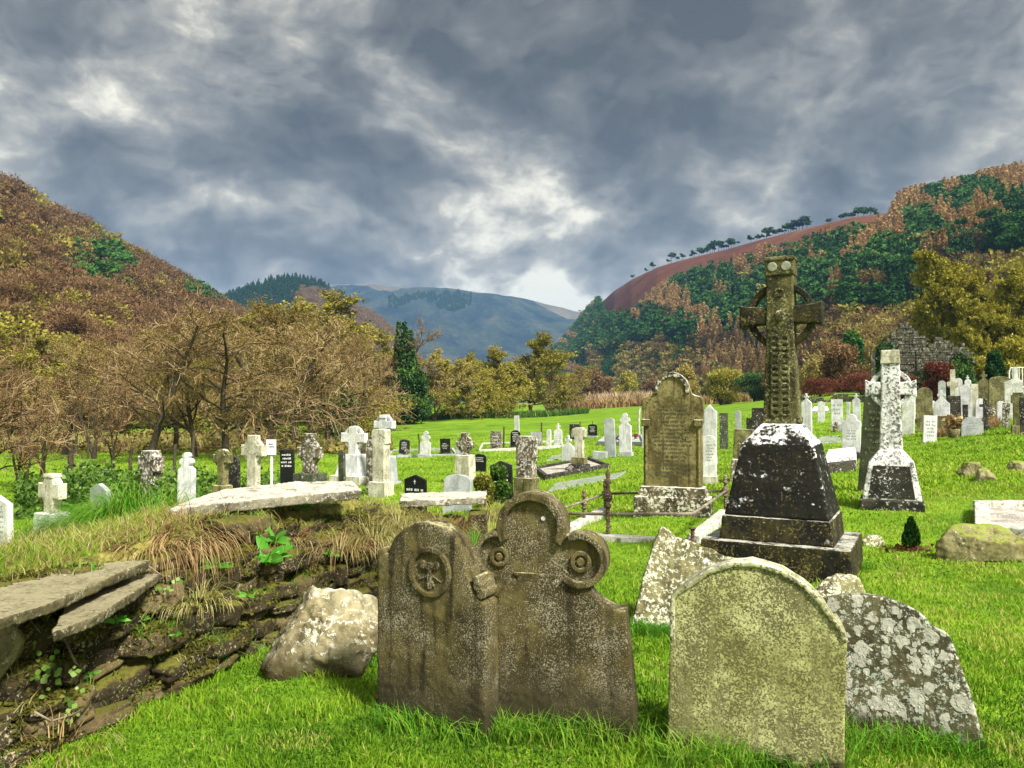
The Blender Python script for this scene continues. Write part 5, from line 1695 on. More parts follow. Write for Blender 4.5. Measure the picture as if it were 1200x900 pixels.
celtic(451, 21, 486, 572, 'greystone', 'tallest grey ringed cross in the left group, behind a yellow column', y=26, die=(.36, .95, .8), shaft_w=.36, arm_z=.76, ring=.9, t=.24, step=((.05, 1.2),), mats={'shaft': 'marble', 'ring': 'greystone', 'cap': 'marble'})
celtic(447, 15, 503, 576, 'creamstone', 'yellowish broken cross column in front of the tall grey cross', y=22.5, die=(.22, 1.3, 1.25), shaft_w=.85, arm_z=.85, ring=.8, ringed=False, cap=False, t=.30)


def sign():
    y = 19.0; p = on_depth(319, y); s = F / y
    root = empty('white_sign', p, R(-6), 'small white notice sign on a thin post under the drooping trees', 'sign')
    zt, zb = row_z(515, y) - p.z, row_z(533, y) - p.z
    MB().box((0, 0, -.1), (.05, .05, zb + .3)).build('post', M['whitepaint'], root, bevel=.004)
    MB().box((0, -.04, zb), (12 / s, .02, zt - zb)).build('board', M['whitepaint'], root, bevel=.003)
    mb = MB(); r = np.random.default_rng(8)
    text_rows(mb, 8 / s, zb + (zt - zb) * .45, zb + (zt - zb) * .8, 2, -.0515, r)
    mb.build('lettering', M['blackgranite'], root)


sign()

# ---- centre
grave('segment', 466, 481, 515, 535, 'blackgranite', 'black headstone at the left end of the far middle row', letters=W5, plinth=(.12, 1.2, 'greystone'), cross=.8)
grave('clover', 490, 506, 505, 536, 'marble', 'white three lobed headstone between two black ones in the far middle row', plinth=(.10, 1.25, 'greystone'))
grave('flat', 515, 529, 514, 533, 'blackgranite', 'black square headstone right of the white three lobed one', letters=W4, plinth=(.12, 1.15, 'darkstone'))
celtic(545, 19, 507, 566, 'creamstone', 'mossy cross column with a spiked ringed head in the middle of the graves', die=(.56, .95, .85), shaft_w=.36, arm_z=.48, ring=.86, t=.2, cap=False, mats={'die': 'creamstone', 'shaft': 'blotch', 'ring': 'blotch'}, arm_t=.34)
grave('segment', 554, 570, 532, 553, 'blackgranite', 'black headstone right behind the spiked cross column', letters=('letter', 3, .55, .85, .75), t=.08)
grave('gable', 475, 501, 556, 586, 'blackgranite', 'black gabled headstone standing close behind the long grey slab', y=16.2, letters=('letter', 5, .12, .72, .85), cross=.84, t=.07)
grave('segment', 519, 553, 556, 588, 'greystone', 'low wide grey headstone behind the long grey slab', y=16.0, letters=('greyletter', 3, .35, .7, .6), t=.12)
grave('gable', 576, 602, 540, 574, 'blackgranite', 'black gabled headstone half hidden by pale flowers', y=18.6, letters=('letter', 4, .2, .7, .7), t=.09)
evergreen('heather_bush', 583, 580, 546, 32, 'pale flowering heather in front of the black gabled headstone', y=17.6, mat='bramble', cat='heather')
evergreen('heather_bush', 566, 580, 555, 26, 'grey green shrub left of the pale flowering heather', y=16.6, mat='mosstuft', cat='shrub')
celtic(617, 20, 511, 580, 'blotch', 'weathered spired headstone on a mossy block, near the trefoil stone', y=18.8, die=(.36, 1.1, 1.1), shaft_w=.94, arm_z=.70, ring=.9, ringed=False, cap=False, t=.26, mats={'die': 'olive'})
grave('flat', 574, 588, 505, 528, 'blotch', 'pale blotched headstone at the left of the back middle row', letters=('letter', 3, .3, .8, .6))
grave('round', 597, 611, 504, 526, 'blackgranite', 'black round topped headstone in the back middle row', letters=('letter', 5, .25, .9, .6), plinth=(.14, 1.2, 'darkstone'))
grave('flat', 621, 635, 506, 523, 'greystone', 'grey square headstone in the back middle row beside a wooden post', letters=('greyletter', 2, .5, .8, .6), plinth=(.16, 1.1, 'greystone'))
grave('crosshead', 649, 659, 496, 523, 'marble', 'slim white cross topped headstone in the back middle row', letters=('greyletter', 4, .15, .45, .7))
grave('flat', 667, 680, 497, 515, 'darkstone', 'dark square headstone behind the small tan cross', letters=W4)
grave('segment', 688, 701, 497, 513, 'blackgranite', 'black headstone with pale lettering, right of the dark square one', letters=W5, plinth=(.14, 1.2, 'greystone'))
grave('segment', 709, 722, 490, 518, 'greystone', 'pale grey round headed headstone left of a white lobed one', y=33)
grave('clover', 724, 742, 484, 518, 'marble', 'white lobed headstone standing on a long grave kerb, left of the gothic stone', y=33, plinth=(.10, 1.2, 'greystone'))
grave('crosshead', 658, 674, 510, 540, 'marble', 'plain white headstone with a small cross top left of the tan cross column', t=.12)
celtic(679, 15, 501, 553, 'creamstone', 'small tan cross column on dark steps at the head of a kerbed grave', die=(.16, 1.0, .95), step=((.10, 1.7), (.07, 1.3)), shaft_w=.62, arm_z=.82, ring=.8, ringed=False, cap=False, t=.2, mats={'step': 'darkstone', 'die': 'olive'})
grave('ogee', 821, 840, 474, 514, 'marble', 'bluish white pointed headstone behind the gothic stone', y=27, plinth=(.16, 1.1, 'greystone'))
grave('round', 822, 841, 510, 554, 'oldmarble', 'pale round topped headstone on a mossy foot right of the gothic stone', y=17.5, plinth=(.16, 1.2, 'creamstone'), letters=('greyletter', 6, .35, .8, .6))
grave('flat', 857, 882, 503, 535, 'olive', 'squat tan block stone left of the black pedestal', y=17.5, t=.34, plinth=(.42, 1.05, 'blotch'), cap=1)
grave('flat', 843, 853, 484, 495, 'greenstone', 'tiny dark green headstone on the field beyond the gothic stone', y=34)
celtic(889, 27, 478, 508, 'darkstone', 'dark broad armed cross stone left of the tall cross', y=22, die=(.30, .9, .8), shaft_w=.55, arm_z=.6, ringed=False, cap=False, t=.2, arm_t=.6)
grave('flat', 694, 712, 529, 538, 'greystone', 'low grey block in the grass left of the gothic stone', t=.3)

# ---- right
grave('round', 897, 907, 463, 492, 'marble', 'narrow white headstone peeping out left of the tall cross shaft', y=30)
grave('crosshead', 939, 952, 461, 488, 'marble', 'white cross topped headstone on a grey foot right of the tall cross shaft', y=27, plinth=(.25, 1.1, 'greystone'), t=.14)
grave('flat', 974, 988, 468, 484, 'marble', 'white stone with a pale blue plaque far behind the tall cross', y=40, letters=('greyletter', 3, .35, .85, .8), plinth=(.2, 1.1, 'greystone'))
grave('crosshead', 998, 1009, 461, 484, 'marble', 'white shouldered headstone right of the one with the blue plaque', y=42, plinth=(.12, 1.3, 'greystone'))
grave('shoulder', 986, 1008, 485, 526, 'marble', 'bright white shouldered headstone on a dark foot left of the leaning dark slab', y=21, t=.18, plinth=(.18, 1.08, 'darkstone'), letters=('greyletter', 4, .3, .6, .6))
grave('flat', 1005, 1040, 455, 556, 'greenstone', 'tall dark slab leaning behind the white lichened cross', y=13.2, t=.12, tilt=3, yaw=-44, letters=('olive', 8, .35, .8, .6), lean=-4)
grave('flat', 991, 995, 471, 484, 'marble', 'thin white grave marker between two white headstones', y=42, t=.1)
grave('flat', 1057, 1070, 470, 484, 'oldmarble', 'low pale block right of the white cross ring', y=33, t=.4)
grave('round', 1075, 1092, 454, 478, 'olive', 'dark mossy round headstone with a leaning white stake behind it', y=33, t=.14)
o = MB().box((0, 0, -.1), (.14, .12, 1.35), (.9, .9)).build('stone_stake', M['oldmarble'], None, bevel=.01, loc=tuple(on_depth(1085.5, 36)))
o.rotation_euler = (0, R(14), 0); tag(o, 'broken white stake leaning to the right behind the dark round headstone', 'stake')
grave('crosshead', 1095, 1112, 457, 494, 'marble', 'white headstone with a cross on its top, on a tall mossy block', y=30, plinth=(.40, 1.0, 'olive'), t=.18)
grave('flat', 1081, 1096, 487, 508, 'marble', 'bright white square stone lowest among the right hand graves', y=26, letters=('greyletter', 5, .2, .85, .7), yaw=-15)
grave('round', 1127, 1150, 488, 510, 'greystone', 'grey half round headstone on the bank at the right', y=25.5, yaw=-20, letters=('greyletter', 3, .3, .7, .5))
celtic(1154, 11, 467, 498, 'darkstone', 'small black cross on a tapered foot beside the grey half round stone', y=26.5, die=(.42, .9, .5), shaft_w=.34, arm_z=.62, ringed=False, cap=False, t=.12)
celtic(1116.5, 12, 433, 468, 'creamstone', 'tan ringed cross rising above the right hand graves', y=38, die=None, shaft_w=.45, arm_z=.72, ring=.85, t=.2, cap=False)
grave('round', 1119, 1128, 443, 468, 'marble', 'narrow white headstone just right of the tan ringed cross', y=39)
grave('ogee', 1125, 1139, 449, 479, 'marble', 'white pointed headstone left of a pale pillar in the right hand graves', y=34, plinth=(.12, 1.1, 'greystone'))
grave('flat', 1111, 1125, 464, 478, 'darkstone', 'dark square block at the foot of the white pointed headstone', y=33.5, t=.3)
grave('flat', 1138, 1146, 450, 472, 'creamstone', 'pale reddish pillar between white and mossy headstones', y=36)
grave('crosshead', 1145, 1160, 435, 468, 'olive', 'tall mossy headstone with a small carved cross top', y=36, t=.16)
grave('segment', 1159, 1182, 441, 470, 'olive', 'wide mossy headstone with an arched top at the right', y=35, t=.16)
grave('gable', 1178, 1199, 444, 475, 'oldmarble', 'pale gabled headstone near the right picture edge', y=32, plinth=(.12, 1.1, 'creamstone'))
celtic(1190, 12, 430, 470, 'oldmarble', 'grey cross standing behind the pale gabled headstone', y=36, die=None, shaft_w=.4, arm_z=.7, ring=.8, t=.18, cap=False)
grave('round', 1143, 1153, 467, 485, 'marble', 'small white round stone left of the black cross', y=31)
celtic(1193, 14, 460, 502, 'olive', 'mossy stone cross column at the right picture edge', y=24, die=(.2, 1.1, 1.0), shaft_w=.7, arm_z=.8, ringed=False, cap=False, t=.2, mats={'shaft': 'olive'})
grave('flat', 1174, 1182, 472, 494, 'blotch', 'reddish narrow stone beside the mossy cross column', y=27)
grave('flat', 1196, 1206, 466, 500, 'darkstone', 'dark slab cut by the right picture edge', y=23.5)


def grave_rail():
    y = 40.0; a = on_depth(1183, y); b = on_depth(1206, y)
    root = empty('metal_grave_rail', a, 0, 'white metal hooped rail round a grave at the right picture edge', 'railing')
    d = Vector(b) - Vector(a); h = row_z(431, y) - a.z
    MB().tube([(0, 0, -.1), (0, 0, h * .9), (.08, 0, h), (d.x, d.y, d.z + h), (d.x, d.y, d.z - .1)], .035, 8).build('frame', M['whitepaint'], root)
    for i in range(1, 6):
        q = d * (i / 6)
        MB().tube([(q.x, q.y, q.z - .1), (q.x, q.y, q.z + h)], .022, 6).build('bar', M['whitepaint'], root)
    MB().tube([(0, 0, h * .55), (d.x, d.y, d.z + h * .55)], .025, 6).build('cross_rail', M['whitepaint'], root)


grave_rail()


# ---- grave kerbs and ledgers lying in the grass
def kerb(name, pts, w, h, mat, label, fill=None, cat='grave kerb', lift=0.0):
    """bordered grave: pts are four photo points (px,row) or Vectors round it"""
    P = [at(*q) if not isinstance(q, Vector) else q for q in pts]
    c = sum(P, Vector()) / len(P)
    root = empty(name, c, 0, label, cat)
    n = len(P)
    for i in range(n):
        a, b = P[i] - c, P[(i + 1) % n] - c
        d = b - a; L = d.length
        ang = math.atan2(d.y, d.x)
        m = Matrix.Rotation(ang, 3, 'Z') @ Matrix.Rotation(-math.asin(max(-1, min(1, d.z / L))), 3, 'Y')
        mid = (a + b) / 2
        MB().box((mid.x, mid.y, mid.z - .12 + lift), (L - w if i % 2 else L + w * .9, w, h + .12), rot=m).build('kerb_bar', M[mat], root, bevel=.012)
    if fill:
        q = [(p - c) for p in P]
        mb = MB(); mb.add([(v.x * .96, v.y * .96, v.z + h * .45 + lift) for v in q] + [(v.x * .96, v.y * .96, v.z - .1) for v in q], [(0, 1, 2, 3), (7, 6, 5, 4), (0, 4, 5, 1), (1, 5, 6, 2), (2, 6, 7, 3), (3, 7, 4, 0)])
        mb.build('fill', M[fill], root)
    return root


kerb('grave_kerb', ((640, 563), (712, 549), (690, 541), (628, 552)), .14, .16, 'darkstone', 'black kerb round a gravel grave before the small tan cross', 'gravel')
kerb('grave_kerb', ((1152, 630), (1240, 640), (1235, 600), (1150, 600)), .16, .15, 'palekerb', 'pale kerb round a gravel grave at the right picture edge', 'gravel')
kerb('grave_kerb', ((702, 522), (756, 523), (752, 514), (712, 513)), .18, .22, 'greystone', 'long grey kerb under the grey and the white lobed headstones', 'greystone')
kerb('grave_kerb', ((310, 575), (352, 571), (335, 562), (300, 566)), .12, .16, 'blackgranite', 'black kerb with white chips before the polished black headstone', 'gravel') if False else None
kerb('grave_kerb', ((455, 536), (535, 534), (530, 527), (460, 529)), .12, .10, 'greystone', 'low grey kerb running along the far middle row of headstones')
kerb('grave_kerb', ((562, 529), (660, 524), (655, 518), (566, 521)), .12, .10, 'palekerb', 'low pale kerb running along the back middle row of headstones')
kerb('grave_kerb', ((1060, 494), (1180, 496), (1178, 489), (1062, 488)), .16, .14, 'blotch', 'low blotched kerb running through the right hand graves')
kerb('grave_kerb', ((1072, 482), (1096, 482), (1095, 477), (1074, 477)), .14, .30, 'oldmarble', 'raised pale kerb below the dark round headstone') if False else None


def ledger(name, pts, h, mat, label, cat='ledger slab', top=None, gable=0.0):
    P = [at(*q) for q in pts]
    c = sum(P, Vector()) / 4
    q = [p - c for p in P]
    mb = MB()
    v = [(a.x, a.y, a.z - .1) for a in q] + [(a.x * .97, a.y * .97, a.z + h) for a in q]
    f = [(3, 2, 1, 0)] + [(i, (i + 1) % 4, (i + 1) % 4 + 4, i + 4) for i in range(4)]
    if gable:
        a, b = (Vector(v[4]) + Vector(v[7])) / 2, (Vector(v[5]) + Vector(v[6])) / 2
        v += [(a.x * .9, a.y * .9, a.z + gable), (b.x * .9, b.y * .9, b.z + gable)]
        f += [(4, 5, 9, 8), (6, 7, 8, 9), (5, 6, 9), (7, 4, 8)]
    else:
        f += [(4, 5, 6, 7)]
    mb.add(v, f)
    return tag(mb.build(name, M[mat], None, bevel=.012, loc=tuple(c)), label, cat)


ledger('ledger_slab', ((640, 578), (722, 562), (735, 554), (650, 568)), .04, 'concrete', 'flat greenish concrete slab left of the iron railing')
ledger('ledger_slab', ((964, 556), (1004, 552), (1004, 541), (970, 545)), .20, 'darkstone', 'dark low tomb with a white ridged top left of the leaning slab')
rt = ledger('tomb_lid', ((966, 553), (1004, 549), (1004, 542), (972, 546)), .14, 'whitecross', 'white ridged lid lying on the dark low tomb', gable=.16)
rt.location.z += .14
ledger('ledger_slab', ((640, 541), (684, 536), (676, 531), (646, 535)), .05, 'concrete', 'small pale slab before the plain white cross topped headstone')
ledger('ledger_slab', ((953, 521), (986, 519), (984, 511), (962, 513)), .05, 'concrete', 'flat grey slab left of the bright white shouldered headstone')
ledger('ledger_slab', ((950, 484), (972, 484), (970, 479), (954, 479)), .16, 'oldmarble', 'low pale slab before the stone with the blue plaque')


# ---- wooden fence posts
for px_, b_, t_, w_, lab in ((82, 566, 520, .20, 'thick dark fence post left of the tilted dark slab'), (97, 563, 532, .05, 'thin wooden stake right of the thick dark fence post'), (153, 556, 522, .13, 'fence post left of the tallest bare tree'),
                             (204, 552, 521, .12, 'fence post left of the tall white broken headstone'), (226, 550, 505, .13, 'taller fence post behind the tall white broken headstone'), (103, 538, 510, .10, 'far fence post on the meadow under the pale barked tree'),
                             (491, 533, 508, .09, 'dark post left of the white three lobed headstone'), (590, 525, 500, .10, 'dark post between the pale blotched and the black round headstones'), (634, 522, 495, .10, 'dark post behind the grey square headstone'),
                             (680, 514, 494, .09, 'dark post behind the dark square headstone'), (749, 510, 478, .14, 'pale post left of the gothic headstone'), (335, 530, 500, .09, 'thin post behind the polished black headstone'), (694, 510, 493, .05, 'thin stake behind the black headstone with pale lettering')):
    p = at(px_, b_); h = row_z(t_, p.y) - p.z
    MBp = MB().tube([(0, 0, -.2), (r7.uniform(-.03, .03), 0, h * .5), (r7.uniform(-.05, .05), 0, h)], [w_ * .55, w_ * .5, w_ * .46], 7)
    tag(MBp.build('fence_post', M['wood'] if px_ != 749 else M['palekerb'], None, bevel=.006, loc=tuple(p)), lab, 'post')
a, b = at(60, 560), at(345, 535)
wire = MB()
for dz in (.45, .8):
    wire.tube([tuple(a.lerp(b, i / 12.) + Vector((0, 0, dz - .05 * math.sin(i * 1.9)))) for i in range(13)], .008, 4)
tag(wire.build('fence_wire', M['iron'], None), 'two sagging fence wires along the meadow under the left thicket', 'wire')

# small things on graves
x_ = at(722, 523); mb = MB()
for a_ in (35, 145): mb.tube([(-.38 * math.cos(R(a_)), 0, .42 - .34 * math.sin(R(a_))), (.38 * math.cos(R(a_)), 0, .42 + .34 * math.sin(R(a_)))], .05, 6)
mb.tube([(0, .25, -.05), (0, 0, .45)], .03, 6)
tag(mb.build('wreath_stand', M['darkstone'], None, bevel=.01, loc=tuple(x_)), 'black crossed wreath stand before the long grey kerb', 'stand')


def flowers(px, row, label, mat='flowers', sz=.28, y=None):
    p = at(px, row) if y is None else on_depth(px, y)
    r = np.random.default_rng(int(px)); root = empty('flower_pot', p, 0, label, 'flowers')
    MB().lathe([(sz * .28, -.05), (sz * .3, 0), (sz * .4, sz * .5), (sz * .36, sz * .5)], n=12).build('pot', M['olive'], root, smooth=True)
    c = rand_dirs(r, 90) * sz * .5 * r.uniform(.5, 1, 90)[:, None] + np.array([0, 0, sz * .9])
    V, Q, T = cards(r, c, sz * .28, r.uniform(0, 1, 90))
    link('blooms', np_mesh('blooms', V, Q, T), M[mat], root)


flowers(477, 535, 'pale flowers before the black headstone at the left end of the far middle row')
flowers(582, 528, 'pink flowers before the pale blotched headstone', sz=.35)
flowers(633, 524, 'small flowers before the grey square headstone')
flowers(682, 515, 'flowers between the dark square and the black headstones', sz=.35)
flowers(745, 516, 'dark red flowers right of the white lobed headstone', mat='red')
flowers(668, 556, 'small flowers on the gravel of the black kerbed grave', sz=.22)
flowers(893, 510, 'pinkish flowers at the foot of the dark broad armed cross', sz=.4, y=21.5)
flowers(1118, 505, 'rusty withered flowers left of the grey half round stone', mat='deadgrass', sz=.6, y=25.8)
flowers(1160, 478, 'white flowers before the tall mossy headstone', sz=.4, y=33)
flowers(979, 485, 'white flowers before the stone with the blue plaque', sz=.35, y=39)


# ---- far boundary wall and the ruined church gable
def rubble(name, a, b, h, t, mat, label, seed, stone_s=.30):
    r = np.random.default_rng(seed); mb = MB()
    d = b - a; L = math.hypot(d.x, d.y); ang = math.atan2(d.y, d.x)
    z = 0
    while z < h:
        ch = stone_s * r.uniform(.4, .7); x = 0
        while x < L:
            w_ = stone_s * r.uniform(.6, 1.5); f = (x + w_ / 2) / L
            if not (z > h * .6 and r.uniform() < .3):
                q = a.lerp(b, min(f, 1))
                mb.box((q.x, q.y, q.z + z - .1), (w_ * .96, t * r.uniform(.8, 1.1), ch * .95), (.9, .85), rot=Matrix.Rotation(ang + r.uniform(-.1, .1), 3, 'Z'))
            x += w_
        z += ch
    return tag(mb.build(name, M[mat], None, bevel=.02), label, 'wall')


rubble('boundary_wall', on_depth(925, 66), on_depth(1050, 62), .75, .5, 'ruin', 'low rubble boundary wall beyond the graves behind the tall cross', 4, .38)


def ruin():
    y = 64.0; p = on_depth(1068, y); s = F / y
    H = lambda row: row_z(row, y) - p.z
    root = empty('ruined_church', p, R(-18), 'roofless ruined stone church gable behind the right hand graves', 'ruin')
    r = np.random.default_rng(14)

    def masonry(prof, y0, y1, nm):
        """irregular stone wall filling the profile z = prof(x)"""
        mb = MB(); xs = [q[0] for q in prof]; zs = [q[1] for q in prof]
        z = -.4
        while z < max(zs):
            ch = r.uniform(.16, .30); x = xs[0]
            while x < xs[-1]:
                w_ = r.uniform(.25, .7)
                if z + ch * .4 < np.interp(x + w_ / 2, xs, zs):
                    mb.box((x + w_ / 2, (y0 + y1) / 2, z), (w_ * .97, (y1 - y0) * r.uniform(.93, 1.07), ch * .96), (.97, .97), rot=r.uniform(-.03, .03))
                x += w_
            z += ch
        core = [(xs[0] + .1, -.5), (xs[-1] - .1, -.5)] + [(a_, b_ - .25) for a_, b_ in zip(xs[::-1], zs[::-1])]
        mb.prism(core, y0 + .12, y1 - .12)
        return mb.build(nm, M['ruin'], root, bevel=.02)
    P = [((px - 1068) / s, H(row)) for px, row in ((1026, 430), (1030, 408), (1036, 400), (1044, 396), (1054, 384), (1061, 378), (1069, 384), (1078, 394), (1088, 403), (1094, 410), (1098, 432))]
    masonry(P, -.45, .45, 'gable_wall')
    P2 = [((px - 1068) / s * .98, H(row)) for px, row in ((1066, 420), (1070, 412), (1080, 405), (1088, 400), (1098, 404), (1106, 411), (1114, 408), (1119, 412), (1121, 424))]
    masonry(P2, -3.2, -2.4, 'side_wall')
    MB().box((-42 / s * 1.0, -.6, -.4), (.35, .35, H(410) + .4)).build('standing_jamb', M['ruin'], root, bevel=.02)
    iv = []
    for cx, cz_, sx, sz, n_ in ((-30, 40, 8, 26, 1500), (22, 22, 22, 12, 1700), (6, 14, 34, 9, 1500), (44, 36, 10, 14, 900)):
        c = np.stack([r.normal(cx, sx * .5, n_) / s, np.where(r.uniform(0, 1, n_) < .6, -.62, -3.35) * np.ones(n_) + r.normal(0, .08, n_), np.abs(r.normal(cz_, sz * .5, n_)) / s], 1)
        iv.append(cards(r, c, .20, r.uniform(0, .8, n_), 1.2))
    V, Q, T = join(iv)
    link('ivy', np_mesh('ivy', V, Q, T), M['ivy'], root)


ruin()

# more of the small far stones
for px0, px1, t_, b_, k_, m_, y_, lab in ((925, 933, 468, 482, 'round', 'greystone', 44, 'grey round stone just right of the tall cross shaft'), (958, 966, 470, 482, 'gable', 'marble', 46, 'small white gabled stone before the boundary wall'), (1014, 1022, 466, 480, 'round', 'blotch', 45, 'blotched round stone near the boundary wall, left of the white cross'),
                                          (1030, 1037, 463, 476, 'crosshead', 'marble', 46, 'small white cross topped stone hidden behind the white cross ring'), (1064, 1072, 459, 474, 'gable', 'marble', 42, 'white gabled stone left of the dark mossy round stone'), (1100, 1108, 446, 460, 'round', 'greystone', 46, 'small grey round stone behind the white cross on a mossy block'),
                                          (1132, 1139, 440, 456, 'crosshead', 'marble', 46, 'white cross topped stone far behind the white pointed headstone'), (1150, 1157, 446, 462, 'flat', 'oldmarble', 44, 'pale square stone half behind the tall mossy headstone'), (1168, 1176, 470, 484, 'round', 'marble', 30, 'small white stone below the wide mossy arched headstone'),
                                          (862, 869, 481, 492, 'round', 'greystone', 36, 'small grey stone above the squat tan block'), (603, 609, 487, 498, 'flat', 'marble', 60, 'tiny white stone on the far field behind the black round stone'), (640, 646, 503, 515, 'round', 'oldmarble', 44, 'small pale stone right of the grey square headstone'),
                                          (752, 757, 494, 508, 'crosshead', 'marble', 37, 'small white cross stone half behind the gothic headstone'), (534, 541, 520, 532, 'round', 'greystone', 36, 'small grey stone right of the black square headstone'), (1128, 1134, 474, 486, 'flat', 'darkstone', 29, 'small dark stone between white headstones at the right')):
    grave(k_, px0, px1, t_, b_, m_, lab, y=y_)

# ---------------------------------------------------------------- the dry stone bank in the foreground
def wall_pt(L, s):
    """point s behind the foot line at length L along it"""
    acc = 0
    for i in range(len(WALL) - 1):
        a, b = WALL[i], WALL[i + 1]; d = b - a; l = math.hypot(*d)
        if L <= acc + l or i == len(WALL) - 2:
            t = (L - acc) / l; n = np.array([-d[1], d[0]]) / l
            q = a + d * t + n * s
            return q[0], q[1], math.atan2(d[1], d[0]), WTOP[i] + (WTOP[i + 1] - WTOP[i]) * min(1, t)
        acc += l


def blob_stone(r, L, D, Hh, seed, n=9):
    """rounded, chipped building stone as a deformed cube grid"""
    V, Fc, o = [], [], 0
    lin = np.linspace(-1, 1, n)
    for ax in range(3):
        for sg in (-1, 1):
            u, v = np.meshgrid(lin, lin)
            w = np.full_like(u, sg)
            co = [None] * 3; co[ax] = w; co[(ax + 1) % 3] = u if sg > 0 else v; co[(ax + 2) % 3] = v if sg > 0 else u
            p = np.stack(co, -1).reshape(-1, 3)
            V.append(p)
            ii = np.arange(n * n).reshape(n, n) + o; o += n * n
            Fc.append(np.stack([ii[:-1, :-1], ii[:-1, 1:], ii[1:, 1:], ii[1:, :-1]], -1).reshape(-1, 4))
    V = np.concatenate(V); Fc = np.concatenate(Fc)
    k = 4.5
    V = V / (np.abs(V) ** k).sum(1, keepdims=True) ** (1 / k)
    d = np.zeros(len(V))
    for i, p in enumerate(V):
        q = Vector(p)
        d[i] = mnoise.fractal(q * 1.1 + Vector((seed * 3.7, 0, 0)), 1.0, 2.0, 4) * .20 + mnoise.fractal(q * 4 + Vector((0, seed * 1.3, 0)), 1., 2., 3) * .06
    V = V * (1 + d)[:, None] * np.array([L, D, Hh]) / 2
    # a slant on the top so courses do not look sawn
    V[:, 2] += V[:, 0] * r.uniform(-.12, .12)
    return V, Fc


def dry_wall():
    r = np.random.default_rng(91); parts = []; k = 0
    total = sum(math.hypot(*(WALL[i + 1] - WALL[i])) for i in range(len(WALL) - 1))
    z = 0.0
    while z < .80:
        ch = r.uniform(.06, .15)
        L = r.uniform(0, .3)
        while L < total:
            w_ = r.uniform(.12, .42) * (1.15 if z < .2 else 1)
            x, y, a, top = wall_pt(L + w_ / 2, 0)
            if z + ch * .5 < top + .02:
                s = .09 + .27 * (z + ch / 2) / max(.3, top) + r.uniform(-.085, .06)
                x, y, a, top = wall_pt(L + w_ / 2, s)
                hh = ch * r.uniform(.8, 1.15); dd = r.uniform(.22, .36)
                V, Q = blob_stone(r, w_ * .97, dd, hh * 1.12, k); k += 1
                rot = np.array(Matrix.Rotation(a + r.uniform(-.14, .14), 3, 'Z') @ Matrix.Rotation(r.uniform(-.09, .09), 3, 'Y') @ Matrix.Rotation(-r.uniform(-.08, .16), 3, 'X'))
                z0 = gz(*wall_pt(L + w_ / 2, -.05)[:2], False)
                parts.append((V @ rot.T + np.array([x, y, z0 + z + ch / 2]), Q, np.full(len(V), r.uniform(0, 1) ** 1.3)))
            L += w_ * .98
        z += ch * .92
    V, Q, tt = join(parts)
    o = link('dry_stone_wall', np_mesh('dry_stone_wall', V, Q, tint=tt, smooth=True), M['wallstone'])
    tag(o, 'low mossy dry stone wall banked with earth along the left foreground', 'wall')
    return V, Q


from mathutils.bvhtree import BVHTree
WV, WQ = dry_wall()
WALL_BVH = BVHTree.FromPolygons([tuple(p) for p in WV], [tuple(int(i) for i in q) for q in WQ])


def slab(name, pts, th, mat, label, cat='stone slab', z=None, worn=(.008, .016)):
    """flat stone: outline of world points (x, y, z of the top)"""
    P = [Vector(q) for q in pts]; c = sum(P, Vector()) / len(P)
    q = [p - c for p in P]; n = len(q)
    mb = MB()
    mb.add([tuple(v) for v in q] + [(v.x * .96, v.y * .96, v.z - th) for v in q], [tuple(range(n)), tuple(range(2 * n - 1, n - 1, -1))] + [(i, i + n, (i + 1) % n + n, (i + 1) % n) for i in range(n)])
    return tag(mb.build(name, M[mat], None, worn=worn, loc=tuple(c)), label, cat)


def seen(px, row, y):
    d = ray(px, row); return Vector((y * d.x / d.y, y, EYE + y * d.z / d.y))


slab('capping_slab', [seen(196, 597, 5.15), seen(300, 585, 5.55), seen(425, 574, 6.25), seen(413, 563, 6.6), seen(345, 563.5, 6.35), seen(262, 573, 6.0), seen(216, 588, 5.55)], .075, 'slabstone', 'long pale capping slab lying on top of the mossy wall')
slab('tomb_slab', [seen(468, 587, 7.6), seen(570, 583, 8.1), seen(571, 575, 8.6), seen(470, 578, 8.15)], .07, 'slabstone', 'long thin grey tomb slab bridging a dark hollow behind the trefoil stone')
for px_, lab in ((482, 'left squat stone block carrying the long grey tomb slab'), (560, 'right squat stone block carrying the long grey tomb slab')):
    q = seen(px_, 600, 8.1); zb = gz(q.x, q.y) - .05
    top_ = seen(px_, 586, 7.9 if px_ < 500 else 8.25).z - .10
    tag(MB().box((0, 0, 0), (.20, .34, max(.1, top_ - zb)), (.94, .94)).build('support_block', M['wallstone'], None, worn=(.014, .014), loc=(q.x, q.y, zb)), lab, 'stone block')
slab('flagstone', [seen(p_, r_, (EYE - .70) * 900 / (r_ - 470)) for p_, r_ in ((-20, 732), (60, 706), (120, 680), (178, 655), (112, 660), (40, 668), (-30, 676))], .055, 'flagstone', 'flat olive flagstone on the wall top nearest the left edge')
slab('flagstone', [seen(p_, r_, (EYE - .60) * 900 / (r_ - 470)) for p_, r_ in ((60, 742), (112, 722), (160, 692), (190, 670), (140, 676), (80, 704))], .05, 'flagstone', 'second flagstone slipped forward under the wall top')
rock('rock', -20, 34, 715, 756, 'flagstone', 'rounded brown stone on the wall end at the left picture edge', 15, y=3.55, amp=.25, free=True, sharp=.5)
rock('wall_rock', 420, 448, 612, 634, 'wallstone', 'pale round stone on the wall top behind the boulder', 24, y=6.5, depth=.6, amp=.24, free=True)


